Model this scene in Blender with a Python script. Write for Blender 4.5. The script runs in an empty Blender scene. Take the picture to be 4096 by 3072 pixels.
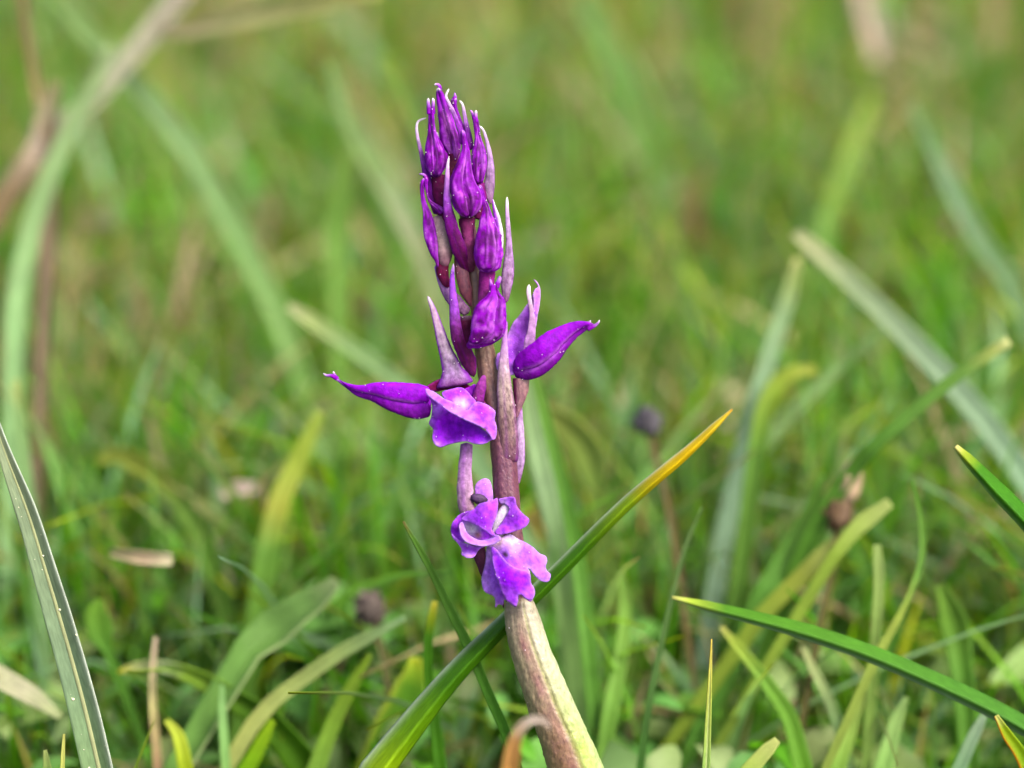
import bpy, math, random
import numpy as np
from mathutils import Vector, noise as mnoise
from mathutils.geometry import delaunay_2d_cdt

random.seed(7)
rng = np.random.default_rng(11)
S = bpy.context.scene
COL = S.collection

# ------------------------------------------------------------------ camera
PITCH = math.radians(29.0)
FOCUS = 0.40                    # metres from the lens to the flower spike
FRAME_W = 0.15                  # width of what is in focus
FWD = np.array([0.0, math.cos(PITCH), -math.sin(PITCH)])
UPV = np.array([0.0, math.sin(PITCH), math.cos(PITCH)])
RGT = np.array([1.0, 0.0, 0.0])
CAM_H = 0.286
CAM = np.array([0.0, -FOCUS * math.cos(PITCH), CAM_H])
cd = bpy.data.cameras.new('camera')
cam = bpy.data.objects.new('camera', cd)
COL.objects.link(cam)
cam.location = CAM
cam.rotation_euler = (math.pi / 2 - PITCH, 0, 0)
cd.sensor_width = 36.0
cd.lens = 36.0 * FOCUS / FRAME_W
cd.clip_start = 0.01
cd.clip_end = 200.0
cd.dof.use_dof = True
cd.dof.focus_distance = FOCUS
cd.dof.aperture_fstop = 6.4
S.camera = cam

# ------------------------------------------------------------------ sky, sun, exposure
SUN_EL, SUN_AZ = math.radians(58), math.radians(115)     # azimuth clockwise from +Y
w = bpy.data.worlds.new('World')
S.world = w
w.use_nodes = True
nt = w.node_tree
nt.nodes.clear()
sky = nt.nodes.new('ShaderNodeTexSky')
sky.sky_type = 'NISHITA'
sky.sun_disc = False
sky.sun_elevation = SUN_EL
sky.sun_rotation = SUN_AZ
sky.air_density = 0.6
sky.dust_density = 6.0
sky.ozone_density = 0.3
bg = nt.nodes.new('ShaderNodeBackground')
bg.inputs['Strength'].default_value = 0.125
wo = nt.nodes.new('ShaderNodeOutputWorld')
nt.links.new(sky.outputs[0], bg.inputs['Color'])
nt.links.new(bg.outputs[0], wo.inputs['Surface'])
sd = bpy.data.lights.new('sun', 'SUN')
sd.energy = 1.5
sd.angle = math.radians(22)
sd.color = (1.0, 0.95, 0.87)
sun = bpy.data.objects.new('sun', sd)
COL.objects.link(sun)
sv = Vector((math.sin(SUN_AZ) * math.cos(SUN_EL), math.cos(SUN_AZ) * math.cos(SUN_EL), math.sin(SUN_EL)))
sun.rotation_euler = sv.to_track_quat('Z', 'Y').to_euler()
S.view_settings.view_transform = 'Standard'
S.view_settings.look = 'None'
S.view_settings.gamma = 1.0
S.view_settings.use_curve_mapping = False
S.view_settings.exposure = 2.10

# ------------------------------------------------------------------ helpers
PXM = FRAME_W / 4096.0          # metres per photo pixel at the focus distance


def P(px, py, d=0.0):
    """Photo pixel(s) at d millimetres behind the focus distance -> world point(s)."""
    px, py, d = np.broadcast_arrays(np.asarray(px, float), np.asarray(py, float), np.asarray(d, float))
    D = FOCUS + d / 1000.0
    k = PXM * D / FOCUS
    x, y = (px - 2048.0) * k, (1536.0 - py) * k
    return CAM + x[..., None] * RGT + y[..., None] * UPV + D[..., None] * FWD


K_ALB = 0.50


def C(r, g, b):
    """A colour as seen in the photo (0-255) -> albedo."""
    v = np.array([r, g, b], float) / 255.0
    return np.where(v <= 0.04045, v / 12.92, ((v + 0.055) / 1.055) ** 2.4) * K_ALB


def grad(t, stops):
    t = np.asarray(t, float)
    xs = [s[0] for s in stops]
    cs = np.array([s[1] for s in stops], float)
    return np.stack([np.interp(t, xs, cs[:, k]) for k in range(cs.shape[1])], axis=-1)


def lerp(a, b, f):
    f = np.clip(np.asarray(f, float), 0, 1)[..., None]
    return a * (1 - f) + b * f


def sstep(a, b, x):
    t = np.clip((np.asarray(x, float) - a) / (b - a), 0, 1)
    return t * t * (3 - 2 * t)


def spl(pts, n):
    """Catmull-Rom through pts (any dimension), n samples even in chord length."""
    p = np.asarray(pts, float)
    if len(p) == 2:
        return p[0] + (p[1] - p[0]) * np.linspace(0, 1, n)[:, None]
    q = np.vstack([2 * p[0] - p[1], p, 2 * p[-1] - p[-2]])
    out = []
    for i in range(1, len(q) - 2):
        t = np.linspace(0, 1, 12, endpoint=False)[:, None]
        a, b, c, e = q[i - 1], q[i], q[i + 1], q[i + 2]
        out.append(0.5 * (2 * b + (c - a) * t + (2 * a - 5 * b + 4 * c - e) * t ** 2 + (3 * b - a - 3 * c + e) * t ** 3))
    out = np.vstack(out + [p[-1:]])
    s = np.concatenate([[0], np.cumsum(np.linalg.norm(np.diff(out[:, :2] if out.shape[1] > 2 and False else out, axis=0), axis=1))])
    u = np.linspace(0, s[-1], n)
    return np.stack([np.interp(u, s, out[:, k]) for k in range(out.shape[1])], axis=1)


def nz(pts, scale, seed=0.0):
    return np.array([mnoise.noise(Vector((p[0] * scale + seed, p[1] * scale - seed, (p[2] if len(p) > 2 else 0.0) * scale + 2.3 * seed))) for p in pts])


ORIGIN = {}


def empty(name, loc, parent=None):
    o = bpy.data.objects.new(name, None)
    o.empty_display_size = 0.005
    COL.objects.link(o)
    if parent is not None:
        o.parent = parent
        ORIGIN[o.name] = ORIGIN[parent.name]
    else:
        o.location = loc
        ORIGIN[o.name] = np.array(loc, float)
    return o


def mk(name, V, F, mat, parent=None, pig=None, uv=None, smooth=True, origin=None, thick=None):
    """World-space verts -> one mesh object (parts are stored relative to their thing's base)."""
    V = np.asarray(V, float)
    if parent is not None:
        o0 = ORIGIN[parent.name]
    else:
        o0 = np.zeros(3) if origin is None else np.asarray(origin, float)
    me = bpy.data.meshes.new(name)
    F = F.tolist() if isinstance(F, np.ndarray) else F
    me.from_pydata((V - o0).tolist(), [], F)
    if pig is not None:
        a = me.color_attributes.new('pigment', 'FLOAT_COLOR', 'POINT')
        pg = np.asarray(pig, float)
        if pg.shape[1] == 3:
            pg = np.hstack([pg, np.zeros((len(pg), 1))])
        a.data.foreach_set('color', pg.ravel())
    if uv is not None:
        ul = me.uv_layers.new(name='UVMap')
        li = np.empty(len(me.loops), int)
        me.loops.foreach_get('vertex_index', li)
        ul.data.foreach_set('uv', np.asarray(uv, float)[li].ravel())
    if smooth:
        me.polygons.foreach_set('use_smooth', np.ones(len(me.polygons), bool))
    me.materials.append(mat)
    me.update()
    o = bpy.data.objects.new(name, me)
    COL.objects.link(o)
    if parent is not None:
        o.parent = parent
    else:
        o.location = o0
    ORIGIN[o.name] = o0
    if thick:
        m = o.modifiers.new('thickness', 'SOLIDIFY')
        m.thickness = thick
        m.offset = 0
    return o


def tag(o, label=None, cat=None, group=None, kind=None):
    if label: o['label'] = label
    if cat: o['category'] = cat
    if group: o['group'] = group
    if kind: o['kind'] = kind
    return o


# ------------------------------------------------------------------ materials
def newmat(name):
    m = bpy.data.materials.new(name)
    m.use_nodes = True
    m.node_tree.nodes.clear()
    return m, m.node_tree.nodes, m.node_tree.links


def plant_mat(name, trans, rough, spec, mott_scale, mott, fleck_scale=(2200, 2200, 900), bump=0.00004, bump_scale=5000, sheen=0.0, sss=0.0,
              trans_tint=(1.0, 1.0, 1.0), veins=0.0, vein_n=9.0, bump_stretch=1.0):
    m, N, L = newmat(name)
    out = N.new('ShaderNodeOutputMaterial')
    at = N.new('ShaderNodeAttribute'); at.attribute_name = 'pigment'
    tc = N.new('ShaderNodeTexCoord')
    n1 = N.new('ShaderNodeTexNoise'); n1.inputs['Scale'].default_value = mott_scale; n1.inputs['Detail'].default_value = 4
    L.new(tc.outputs['Object'], n1.inputs['Vector'])
    mr = N.new('ShaderNodeMapRange')
    mr.inputs['From Min'].default_value = 0.25; mr.inputs['From Max'].default_value = 0.75
    mr.inputs['To Min'].default_value = 1 - mott; mr.inputs['To Max'].default_value = 1 + mott
    L.new(n1.outputs['Fac'], mr.inputs['Value'])
    mul = N.new('ShaderNodeMix'); mul.data_type = 'RGBA'; mul.blend_type = 'MULTIPLY'; mul.inputs['Factor'].default_value = 1
    L.new(at.outputs['Color'], mul.inputs['A']); L.new(mr.outputs['Result'], mul.inputs['B'])
    # flecks: maroon freckling, as strong as the pigment's fourth channel says
    mp = N.new('ShaderNodeMapping'); mp.inputs['Scale'].default_value = fleck_scale
    L.new(tc.outputs['Object'], mp.inputs['Vector'])
    n2 = N.new('ShaderNodeTexNoise'); n2.inputs['Scale'].default_value = 1.0; n2.inputs['Detail'].default_value = 3; n2.inputs['Roughness'].default_value = .65
    L.new(mp.outputs[0], n2.inputs['Vector'])
    mf = N.new('ShaderNodeMapRange'); mf.inputs['From Min'].default_value = .46; mf.inputs['From Max'].default_value = .62
    L.new(n2.outputs['Fac'], mf.inputs['Value'])
    mm = N.new('ShaderNodeMath'); mm.operation = 'MULTIPLY'
    L.new(mf.outputs['Result'], mm.inputs[0]); L.new(at.outputs['Alpha'], mm.inputs[1])
    mx = N.new('ShaderNodeMix'); mx.data_type = 'RGBA'
    mx.inputs['B'].default_value = (0.045, 0.008, 0.03, 1)
    L.new(mm.outputs[0], mx.inputs['Factor']); L.new(mul.outputs['Result'], mx.inputs['A'])
    col = mx.outputs['Result']
    hgt = None
    if veins > 0:
        uv = N.new('ShaderNodeUVMap'); uv.uv_map = 'UVMap'
        m2 = N.new('ShaderNodeMapping'); m2.inputs['Scale'].default_value = (vein_n, 30.0, 1)
        L.new(uv.outputs[0], m2.inputs['Vector'])
        n3 = N.new('ShaderNodeTexNoise'); n3.inputs['Scale'].default_value = 1.0; n3.inputs['Detail'].default_value = 3
        L.new(m2.outputs[0], n3.inputs['Vector'])
        r3 = N.new('ShaderNodeMapRange'); r3.inputs['From Min'].default_value = .3; r3.inputs['From Max'].default_value = .7
        r3.inputs['To Min'].default_value = 1 - veins; r3.inputs['To Max'].default_value = 1 + veins
        L.new(n3.outputs['Fac'], r3.inputs['Value'])
        mu = N.new('ShaderNodeMix'); mu.data_type = 'RGBA'; mu.blend_type = 'MULTIPLY'; mu.inputs['Factor'].default_value = 1
        L.new(col, mu.inputs['A']); L.new(r3.outputs['Result'], mu.inputs['B'])
        col = mu.outputs['Result']
        hgt = n3.outputs['Fac']
    pb = N.new('ShaderNodeBsdfPrincipled')
    pb.inputs['Roughness'].default_value = rough
    pb.inputs['Specular IOR Level'].default_value = spec
    if sheen:
        pb.inputs['Sheen Weight'].default_value = sheen
        pb.inputs['Sheen Roughness'].default_value = .5
    if sss:
        pb.inputs['Subsurface Weight'].default_value = sss
        pb.inputs['Subsurface Radius'].default_value = (1, .7, 1)
        pb.inputs['Subsurface Scale'].default_value = .0006
    L.new(col, pb.inputs['Base Color'])
    if bump:
        nb = N.new('ShaderNodeTexNoise'); nb.inputs['Scale'].default_value = bump_scale; nb.inputs['Detail'].default_value = 2
        mb = N.new('ShaderNodeMapping'); mb.inputs['Scale'].default_value = (1, 1, bump_stretch)
        L.new(tc.outputs['Object'], mb.inputs['Vector']); L.new(mb.outputs[0], nb.inputs['Vector'])
        bp = N.new('ShaderNodeBump'); bp.inputs['Strength'].default_value = 1.0; bp.inputs['Distance'].default_value = bump
        L.new(nb.outputs['Fac'], bp.inputs['Height'])
        last = bp
        if hgt is not None:
            b2 = N.new('ShaderNodeBump'); b2.inputs['Strength'].default_value = .6; b2.inputs['Distance'].default_value = 0.00012
            L.new(hgt, b2.inputs['Height']); L.new(bp.outputs[0], b2.inputs['Normal'])
            last = b2
        L.new(last.outputs[0], pb.inputs['Normal'])
    if trans > 0:
        tt = N.new('ShaderNodeMix'); tt.data_type = 'RGBA'; tt.blend_type = 'MULTIPLY'; tt.inputs['Factor'].default_value = 1
        tt.inputs['B'].default_value = (*trans_tint, 1)
        L.new(col, tt.inputs['A'])
        tr = N.new('ShaderNodeBsdfTranslucent')
        L.new(tt.outputs['Result'], tr.inputs['Color'])
        ms = N.new('ShaderNodeMixShader'); ms.inputs['Fac'].default_value = trans
        L.new(pb.outputs[0], ms.inputs[1]); L.new(tr.outputs[0], ms.inputs[2])
        L.new(ms.outputs[0], out.inputs['Surface'])
    else:
        L.new(pb.outputs[0], out.inputs['Surface'])
    return m


M_PETAL = plant_mat('petal', .18, .62, .07, 1100, .42, sss=.05, bump=.00009, bump_scale=3400)
M_STEM = plant_mat('stem_skin', .0, .45, .35, 1400, .34, fleck_scale=(3000, 3000, 700), bump=.00012, bump_scale=2600, bump_stretch=.4)
M_GRASS = plant_mat('grass_leaf', .32, .55, .10, 250, .15, bump=.00002, trans_tint=(1.25, 1.2, .6), veins=.16, vein_n=7.0)
M_MEADOW = plant_mat('meadow_leaf', .48, .55, .3, 150, .18, bump=0, trans_tint=(1.3, 1.25, .5))
M_DRY = plant_mat('dry_leaf', .2, .7, .25, 300, .25, bump=.00005, veins=.25, vein_n=8.0)
M_SEED = plant_mat('seed_husk', .0, .7, .25, 500, .4, bump=.0002, bump_scale=1200)


def simple_mat(name, col, rough=.4, spec=.5, trans=0.0):
    m, N, L = newmat(name)
    out = N.new('ShaderNodeOutputMaterial')
    pb = N.new('ShaderNodeBsdfPrincipled')
    n = N.new('ShaderNodeTexNoise'); n.inputs['Scale'].default_value = 800
    mx = N.new('ShaderNodeMix'); mx.data_type = 'RGBA'; mx.inputs['A'].default_value = (*[c * .8 for c in col], 1); mx.inputs['B'].default_value = (*col, 1)
    L.new(n.outputs['Fac'], mx.inputs['Factor']); L.new(mx.outputs['Result'], pb.inputs['Base Color'])
    pb.inputs['Roughness'].default_value = rough
    pb.inputs['Specular IOR Level'].default_value = spec
    pb.inputs['Transmission Weight'].default_value = trans
    L.new(pb.outputs[0], out.inputs['Surface'])
    return m


M_POLLEN = simple_mat('pollen', (.5, .42, .46), .5)
M_DROP = simple_mat('sap_drop', (.55, .55, .36), .25, .6, .2)


def ground_mat():
    m, N, L = newmat('soil_and_thatch')
    out = N.new('ShaderNodeOutputMaterial'); pb = N.new('ShaderNodeBsdfPrincipled')
    geo = N.new('ShaderNodeNewGeometry')
    a = N.new('ShaderNodeTexNoise'); a.inputs['Scale'].default_value = 28; a.inputs['Detail'].default_value = 6
    b = N.new('ShaderNodeTexNoise'); b.inputs['Scale'].default_value = 330; b.inputs['Detail'].default_value = 5
    L.new(geo.outputs['Position'], a.inputs['Vector']); L.new(geo.outputs['Position'], b.inputs['Vector'])
    r1 = N.new('ShaderNodeValToRGB')
    e = r1.color_ramp.elements
    e[0].position = .35; e[0].color = (*C(104, 132, 52), 1)
    e[1].position = .62; e[1].color = (*C(150, 130, 92), 1)
    x = e.new(.5); x.color = (*C(122, 136, 70), 1)
    L.new(a.outputs['Fac'], r1.inputs[0])
    r2 = N.new('ShaderNodeValToRGB')
    f = r2.color_ramp.elements
    f[0].position = .35; f[0].color = (.35, .33, .3, 1); f[1].position = .68; f[1].color = (1.2, 1.15, 1.1, 1)
    L.new(b.outputs['Fac'], r2.inputs[0])
    mx = N.new('ShaderNodeMix'); mx.data_type = 'RGBA'; mx.blend_type = 'MULTIPLY'; mx.inputs['Factor'].default_value = 1
    L.new(r1.outputs[0], mx.inputs['A']); L.new(r2.outputs[0], mx.inputs['B'])
    L.new(mx.outputs['Result'], pb.inputs['Base Color'])
    pb.inputs['Roughness'].default_value = .9
    bp = N.new('ShaderNodeBump'); bp.inputs['Distance'].default_value = .003
    L.new(b.outputs['Fac'], bp.inputs['Height']); L.new(bp.outputs[0], pb.inputs['Normal'])
    L.new(pb.outputs[0], out.inputs['Surface'])
    return m


# ------------------------------------------------------------------ ground: one sheet to the horizon
def ground_z(x, y):
    return 0.0025 * math.sin(31 * x + 1.3) * math.cos(27 * y) + 0.006 * mnoise.noise(Vector((x * 16, y * 16, .5))) if abs(x) < 4 and abs(y) < 4 else 0.0


ga = np.sinh(np.linspace(-7.2, 7.2, 181)) * .042
gv = [(x, y + .3, ground_z(x, y + .3)) for y in ga for x in ga]
n = len(ga)
gf = [(j * n + i, j * n + i + 1, (j + 1) * n + i + 1, (j + 1) * n + i) for j in range(n - 1) for i in range(n - 1)]
tag(mk('ground', gv, gf, ground_mat()), kind='structure')


# ------------------------------------------------------------------ meadow grass (stuff)
G_BRIGHT, G_MID, G_GLAUC = C(106, 178, 30), C(118, 178, 84), C(150, 196, 146)
G_YEL, G_DRY, G_PINK, G_DARK = C(176, 196, 44), C(198, 184, 136), C(196, 170, 144), C(72, 138, 4)


def meadow(name, n, xr, dr, hmed, wmed, mat, segs=7, cap=None, dry=0.08, seed=1, keep=None):
    """n grass blades rooted in x range xr (as a share of the half-width of view at that distance, or metres when tuple) and y range dr."""
    g = np.random.default_rng(seed)
    y = dr[0] + (dr[1] - dr[0]) * g.random(n)
    x = (g.random(n) * 2 - 1) * (xr[0] + xr[1] * np.clip(y - CAM[1], 0, None))
    if keep is not None:
        k = keep(x, y)
        x, y = x[k], y[k]
        n = len(x)
    z0 = np.array([ground_z(a, b) for a, b in zip(x, y)])
    h = hmed * np.exp(g.normal(0, .38, n)).clip(.35, 2.0)
    wd = wmed * np.exp(g.normal(0, .35, n)) * .5
    if cap is not None:
        h = np.minimum(h, cap(y) * (.55 + .45 * g.random(n)))
    ok = h > .004
    x, y, z0, h, wd = x[ok], y[ok], z0[ok], h[ok], wd[ok]
    n = len(x)
    az = g.random(n) * 2 * np.pi
    lean = np.abs(g.normal(.28, .28, n)).clip(.02, 1.1)
    droop = (g.random(n) ** 2) * .45
    face = g.random(n) * 2 * np.pi
    t = np.linspace(0, 1, segs)
    dx, dy = np.cos(az), np.sin(az)
    bend = lean[:, None] * (t[None] * .45 + .75 * t[None] ** 2.2)
    cx = x[:, None] + dx[:, None] * bend * h[:, None]
    cy = y[:, None] + dy[:, None] * bend * h[:, None]
    cz = z0[:, None] - .002 + h[:, None] * (t[None] - droop[:, None] * t[None] ** 2.6)
    if cap is not None:
        pass
    prof = np.minimum(1, (.55 + 1.2 * t)) * np.clip(1 - t ** 3.2, 0.02, 1)
    hw = wd[:, None] * prof[None]
    wx, wy = np.cos(face), np.sin(face)
    fx, fy = -wy, wx
    vf = .35 * hw
    Lp = np.stack([cx - wx[:, None] * hw, cy - wy[:, None] * hw, cz], -1)
    Mp = np.stack([cx + fx[:, None] * vf, cy + fy[:, None] * vf, cz - .0004], -1)
    Rp = np.stack([cx + wx[:, None] * hw, cy + wy[:, None] * hw, cz], -1)
    V = np.stack([Lp, Mp, Rp], 2).reshape(-1, 3)
    # pigment
    pal = np.array([G_BRIGHT, G_MID, G_GLAUC, G_YEL, G_DRY, G_PINK, G_DARK])
    nv = np.array([mnoise.noise(Vector((a * 11, b * 7, 3.1))) for a, b in zip(x, y)])
    pd = np.clip(dry + .35 * np.clip(nv - .12, 0, 1) + .38 * np.exp(-((x - .07) ** 2 + (y - .32) ** 2) / .10 ** 2) + .4 * np.exp(-((x + .09) ** 2 + (y - .14) ** 2) / .04 ** 2) + .25 * np.exp(-((x + .07) ** 2 + (y - .32) ** 2) / .08 ** 2), 0, .75)
    r = g.random(n)
    idx = np.where(r < pd * .65, 4, np.where(r < pd, 5, -1))
    r2 = g.random(n)
    gi = np.select([r2 < .36, r2 < .70, r2 < .88, r2 < .95], [0, 1, 2, 3], 6)
    idx = np.where(idx < 0, gi, idx)
    base = pal[idx] * np.exp(g.normal(0, .24, (n, 1))) * (1 + g.normal(0, .04, (n, 3)))
    tipc = np.where(g.random(n)[:, None] < .3, pal[3], np.where(g.random(n)[:, None] < .3, pal[4], base))
    T = t[None, :, None]
    low = base * np.array([1.05, .98, .9])
    colr = low[:, None] * (1 - T) + base[:, None] * T
    f = np.clip((T - .75) / .25, 0, 1)
    colr = colr * (1 - f) + tipc[:, None] * f
    pig = np.repeat(colr[:, :, None], 3, 2).reshape(-1, 3).clip(.002, .6)
    b0 = (np.arange(n) * segs * 3)[:, None, None]
    i = np.arange(segs - 1)[None, :, None] * 3
    q1 = np.array([0, 1, 4, 3])[None, None]
    q2 = np.array([1, 2, 5, 4])[None, None]
    F = np.concatenate([b0 + i + q1, b0 + i + q2], 2).reshape(-1, 4)
    o = mk(name, V, F, mat, pig=pig)
    return tag(o, kind='stuff')


def ray_cap(y):
    """highest a blade at ground distance y may reach and stay under the foot of the view"""
    return np.clip(CAM_H - (y - CAM[1]) * math.tan(math.radians(37.6)) - .006, 0, .045)


YF = 0.0                      # the spike stands near y = 0
meadow('meadow_grass', 700, (.12, 0), (-.24, .004), .03, .0020, M_MEADOW, cap=ray_cap, seed=3)
meadow('meadow_grass', 1300, (.015, .30), (.012, .045), .026, .0014, M_MEADOW, dry=.08, seed=4,
       keep=lambda x, y: (np.abs(x - .008) > .009) | (y > .016))
meadow('meadow_grass', 7500, (.03, .30), (.040, .13), .032, .0016, M_MEADOW, dry=.07, seed=5)
meadow('meadow_grass', 9500, (.03, .32), (.13, .29), .033, .0019, M_MEADOW, dry=.09, seed=6)
meadow('meadow_grass', 8500, (.03, .34), (.29, .52), .034, .0024, M_MEADOW, dry=.07, seed=8)
meadow('meadow_grass', 220, (.03, .30), (.10, .42), .046, .0028, M_MEADOW, dry=.05, seed=14)
meadow('meadow_grass', 9000, (.30, .9), (.0, 2.2), .040, .0035, M_MEADOW, segs=5, dry=.12, seed=9,
       keep=lambda x, y: (np.abs(x) > .04 + .32 * (y - CAM[1])) | (y > .52))


def scatter_leaves(name, n, dr, xr, size, zr, pal, seed, mat, aspect=(.35, .6), tilt=.9, kind='stuff'):
    g = np.random.default_rng(seed)
    V, F, G = [], [], []
    for k in range(n):
        y = dr[0] + (dr[1] - dr[0]) * g.random()
        x = (g.random() * 2 - 1) * (xr[0] + xr[1] * (y - CAM[1]))
        z = ground_z(x, y) + zr[0] + (zr[1] - zr[0]) * g.random() ** 1.6
        s = size * math.exp(g.normal(0, .35))
        asp = aspect[0] + (aspect[1] - aspect[0]) * g.random()
        a = g.random() * 6.283
        ax = np.array([math.cos(a), math.sin(a), g.normal(0, .35) * tilt])
        ax /= np.linalg.norm(ax)
        sd_ = np.cross(ax, [g.normal(0, .3 * tilt), g.normal(0, .3 * tilt), 1.0]); sd_ /= np.linalg.norm(sd_)
        nn = np.cross(sd_, ax)
        b = len(V)
        c0 = pal[g.integers(len(pal))] * (1 + g.normal(0, .15)) * (1 + g.normal(0, .05, 3))
        for i, t in enumerate((0, .22, .5, .78, 1)):
            hw = s * asp * .5 * math.sin(math.pi * (.06 + .9 * t ** .85)) ** .8
            cen = np.array([x, y, z]) + ax * s * (t - .5) + nn * s * .18 * (math.sin(3 * t) - .5)
            for j, q in enumerate((-1, 0, 1)):
                V.append(cen + sd_ * hw * q + nn * abs(q) * hw * .35)
                G.append(np.clip(c0 * (1.12 if j == 1 else 1.0), .002, .6))
            if i:
                r0 = b + (i - 1) * 3
                F += [(r0, r0 + 1, r0 + 4, r0 + 3), (r0 + 1, r0 + 2, r0 + 5, r0 + 4)]
    return tag(mk(name, V, F, mat, pig=G), kind=kind)


scatter_leaves('ground_cover', 3200, (-.02, .30), (.04, .28), .010, (.002, .024), [G_BRIGHT, G_MID, G_MID, C(140, 176, 90), C(150, 178, 110)], 21, M_MEADOW)
scatter_leaves('ground_cover', 2200, (.30, .9), (.06, .36), .012, (.002, .022), [G_BRIGHT, G_MID, G_MID, C(128, 160, 74), G_DRY], 22, M_MEADOW)
scatter_leaves('dry_grass_litter', 2000, (.05, .55), (.06, .34), .018, (.004, .026), [G_DRY, G_PINK, C(150, 140, 100), C(190, 180, 142)], 23, M_DRY, aspect=(.05, .12), tilt=.8)

# ------------------------------------------------------------------ single grass blades, dry leaves and seed heads (each a thing)
BL = 'single grass blades standing out of the meadow'


def blade(name, label, cat, path, widths, stops, mat=None, group=BL, fold=.35, roll=0.0, root=True, mid=None, midw=.12, q0=0.0, edge=None, thick=.00018, n=40, m=7, dark_side=None, parent=None):
    """path: [(px, py, d mm)] from tip to foot; widths: [(t, px)]; stops: pigment along the blade from tip (0) to foot (1)."""
    d0 = path[0][2]
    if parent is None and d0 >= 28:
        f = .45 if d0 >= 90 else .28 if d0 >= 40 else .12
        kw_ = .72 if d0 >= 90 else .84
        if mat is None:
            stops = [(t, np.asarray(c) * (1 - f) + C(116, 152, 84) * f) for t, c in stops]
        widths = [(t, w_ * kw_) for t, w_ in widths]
    if parent is None and 12 < d0 < 28:
        path = [(q[0], q[1], q[2] + 9) for q in path]
    if parent is None and 8 < d0 < 28:
        widths = [(t, w_ * .86) for t, w_ in widths]
    A = spl(P(*np.array(path, float).T), n)
    if root and A[-1, 2] > .004:
        tg = A[-1] - A[-3]
        tg /= np.linalg.norm(tg)
        z = A[-1, 2]
        tg[2] = min(tg[2], -.8)
        k = z / -tg[2] + .003
        k = min(k, z * 2.4)
        ft = A[-1] + tg * k * np.array([.8, .8, 1.0])
        ft[2] = -.003
        ext = spl([A[-1], A[-1] + (ft - A[-1]) * .5 + tg * k * .06, ft], 9)[1:]
        L0 = n
        A = np.vstack([A, ext])
    else:
        L0 = n
    N_ = len(A)
    tt = np.concatenate([np.linspace(0, 1, L0), 1 + .04 * np.arange(1, N_ - L0 + 1)])
    dcam = np.linalg.norm(A - CAM, axis=1)
    wpx = np.interp(np.minimum(tt, 1), [q[0] for q in widths], [q[1] for q in widths])
    wpx = wpx * np.where(tt > 1, np.clip(1 - 1.6 * (tt - 1), .45, 1), 1)
    hw = wpx * PXM * dcam / FOCUS * .5
    T = np.gradient(A, axis=0)
    T /= np.linalg.norm(T, axis=1)[:, None]
    view = A - CAM
    view /= np.linalg.norm(view, axis=1)[:, None]
    sd_ = np.cross(T, view)
    sd_ /= np.linalg.norm(sd_, axis=1)[:, None]
    nn = np.cross(sd_, T)
    nn[np.einsum('ij,ij->i', nn, view) > 0] *= -1
    cr, sr = math.cos(roll), math.sin(roll)
    sd2 = sd_ * cr + nn * sr
    nn2 = -sd_ * sr + nn * cr
    q = np.linspace(-1, 1, m)
    V = A[:, None] + sd2[:, None] * (hw[:, None] * q)[..., None] + nn2[:, None] * ((np.abs(q - q0) ** (1.3 if q0 == 0 else 1.0) - .5)[None] * hw[:, None] * fold)[..., None]
    col = grad(np.minimum(tt, 1), stops)
    col = np.repeat(col[:, None], m, 1)
    if mid is not None:
        col = lerp(col, np.broadcast_to(mid, col.shape), np.broadcast_to(np.exp(-(q / midw) ** 2)[None], (N_, m)))
    if edge is not None:
        e = np.where(q < 0, np.abs(q) ** 4, 0) if edge[1] < 0 else np.where(q > 0, np.abs(q) ** 6, 0)
        col = lerp(col, np.broadcast_to(edge[0], col.shape), np.broadcast_to(e[None], (N_, m)))
    uv = np.stack([np.broadcast_to(q[None], (N_, m)), np.broadcast_to(tt[:, None], (N_, m))], -1)
    F = [(i * m + j, i * m + j + 1, (i + 1) * m + j + 1, (i + 1) * m + j) for i in range(N_ - 1) for j in range(m - 1)]
    o = mk(name, V.reshape(-1, 3), F, mat or M_GRASS, parent=parent, pig=np.clip(col.reshape(-1, 3), .001, .7), uv=uv.reshape(-1, 2), origin=A[-1], thick=thick)
    if parent is None:
        tag(o, label, cat, group)
    o_path = dict(A=A, hw=hw, sd=sd2, nn=nn2)
    return o, o_path


def flat(c):
    return [(0, c), (1, c)]


GLA, GLA2 = C(146, 178, 142), C(128, 164, 116)
CREAM = C(214, 214, 160)
# --- sharp blades near the flower
blade('grass_blade', 'green grass blade with yellow orange tip slanting behind the orchid stem', 'grass blade',
      [(2928, 1638, 5), (2750, 1806, 5), (2500, 2020, 5), (2200, 2318, 5), (2015, 2495, 5), (1800, 2715, 4), (1600, 2960, 3), (1500, 3090, 2)],
      [(0, 4), (.05, 26), (.15, 44), (.35, 56), (.6, 66), (.8, 92), (1, 130)],
      [(0, C(200, 150, 40)), (.02, C(238, 212, 50)), (.12, C(226, 190, 6)), (.2, C(200, 178, 6)), (.27, C(124, 156, 14)), (.4, C(66, 120, 0)), (.78, C(70, 126, 0)), (.9, C(110, 160, 4)), (1, C(150, 186, 10))],
      fold=-1.7, roll=0, q0=.34, edge=(C(205, 226, 190), -1), m=19, n=60)
gb, info = blade('grass_blade', 'broad grey green grass blade with a pale midrib and sap drops', 'grass blade',
      [(-70, 1500, -1), (0, 1755, -1), (112, 2060, -1), (185, 2300, -1), (262, 2560, -1), (330, 2810, -1), (392, 3072, -1), (425, 3230, -1)],
      [(0, 6), (.12, 40), (.3, 82), (.55, 108), (.8, 122), (1, 124)],
      [(0, C(160, 172, 130)), (.3, C(132, 152, 116)), (.7, C(122, 150, 112)), (1, C(126, 158, 102))], fold=.5, roll=.25, m=13, n=60, edge=(C(196, 208, 190), 1))
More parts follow.
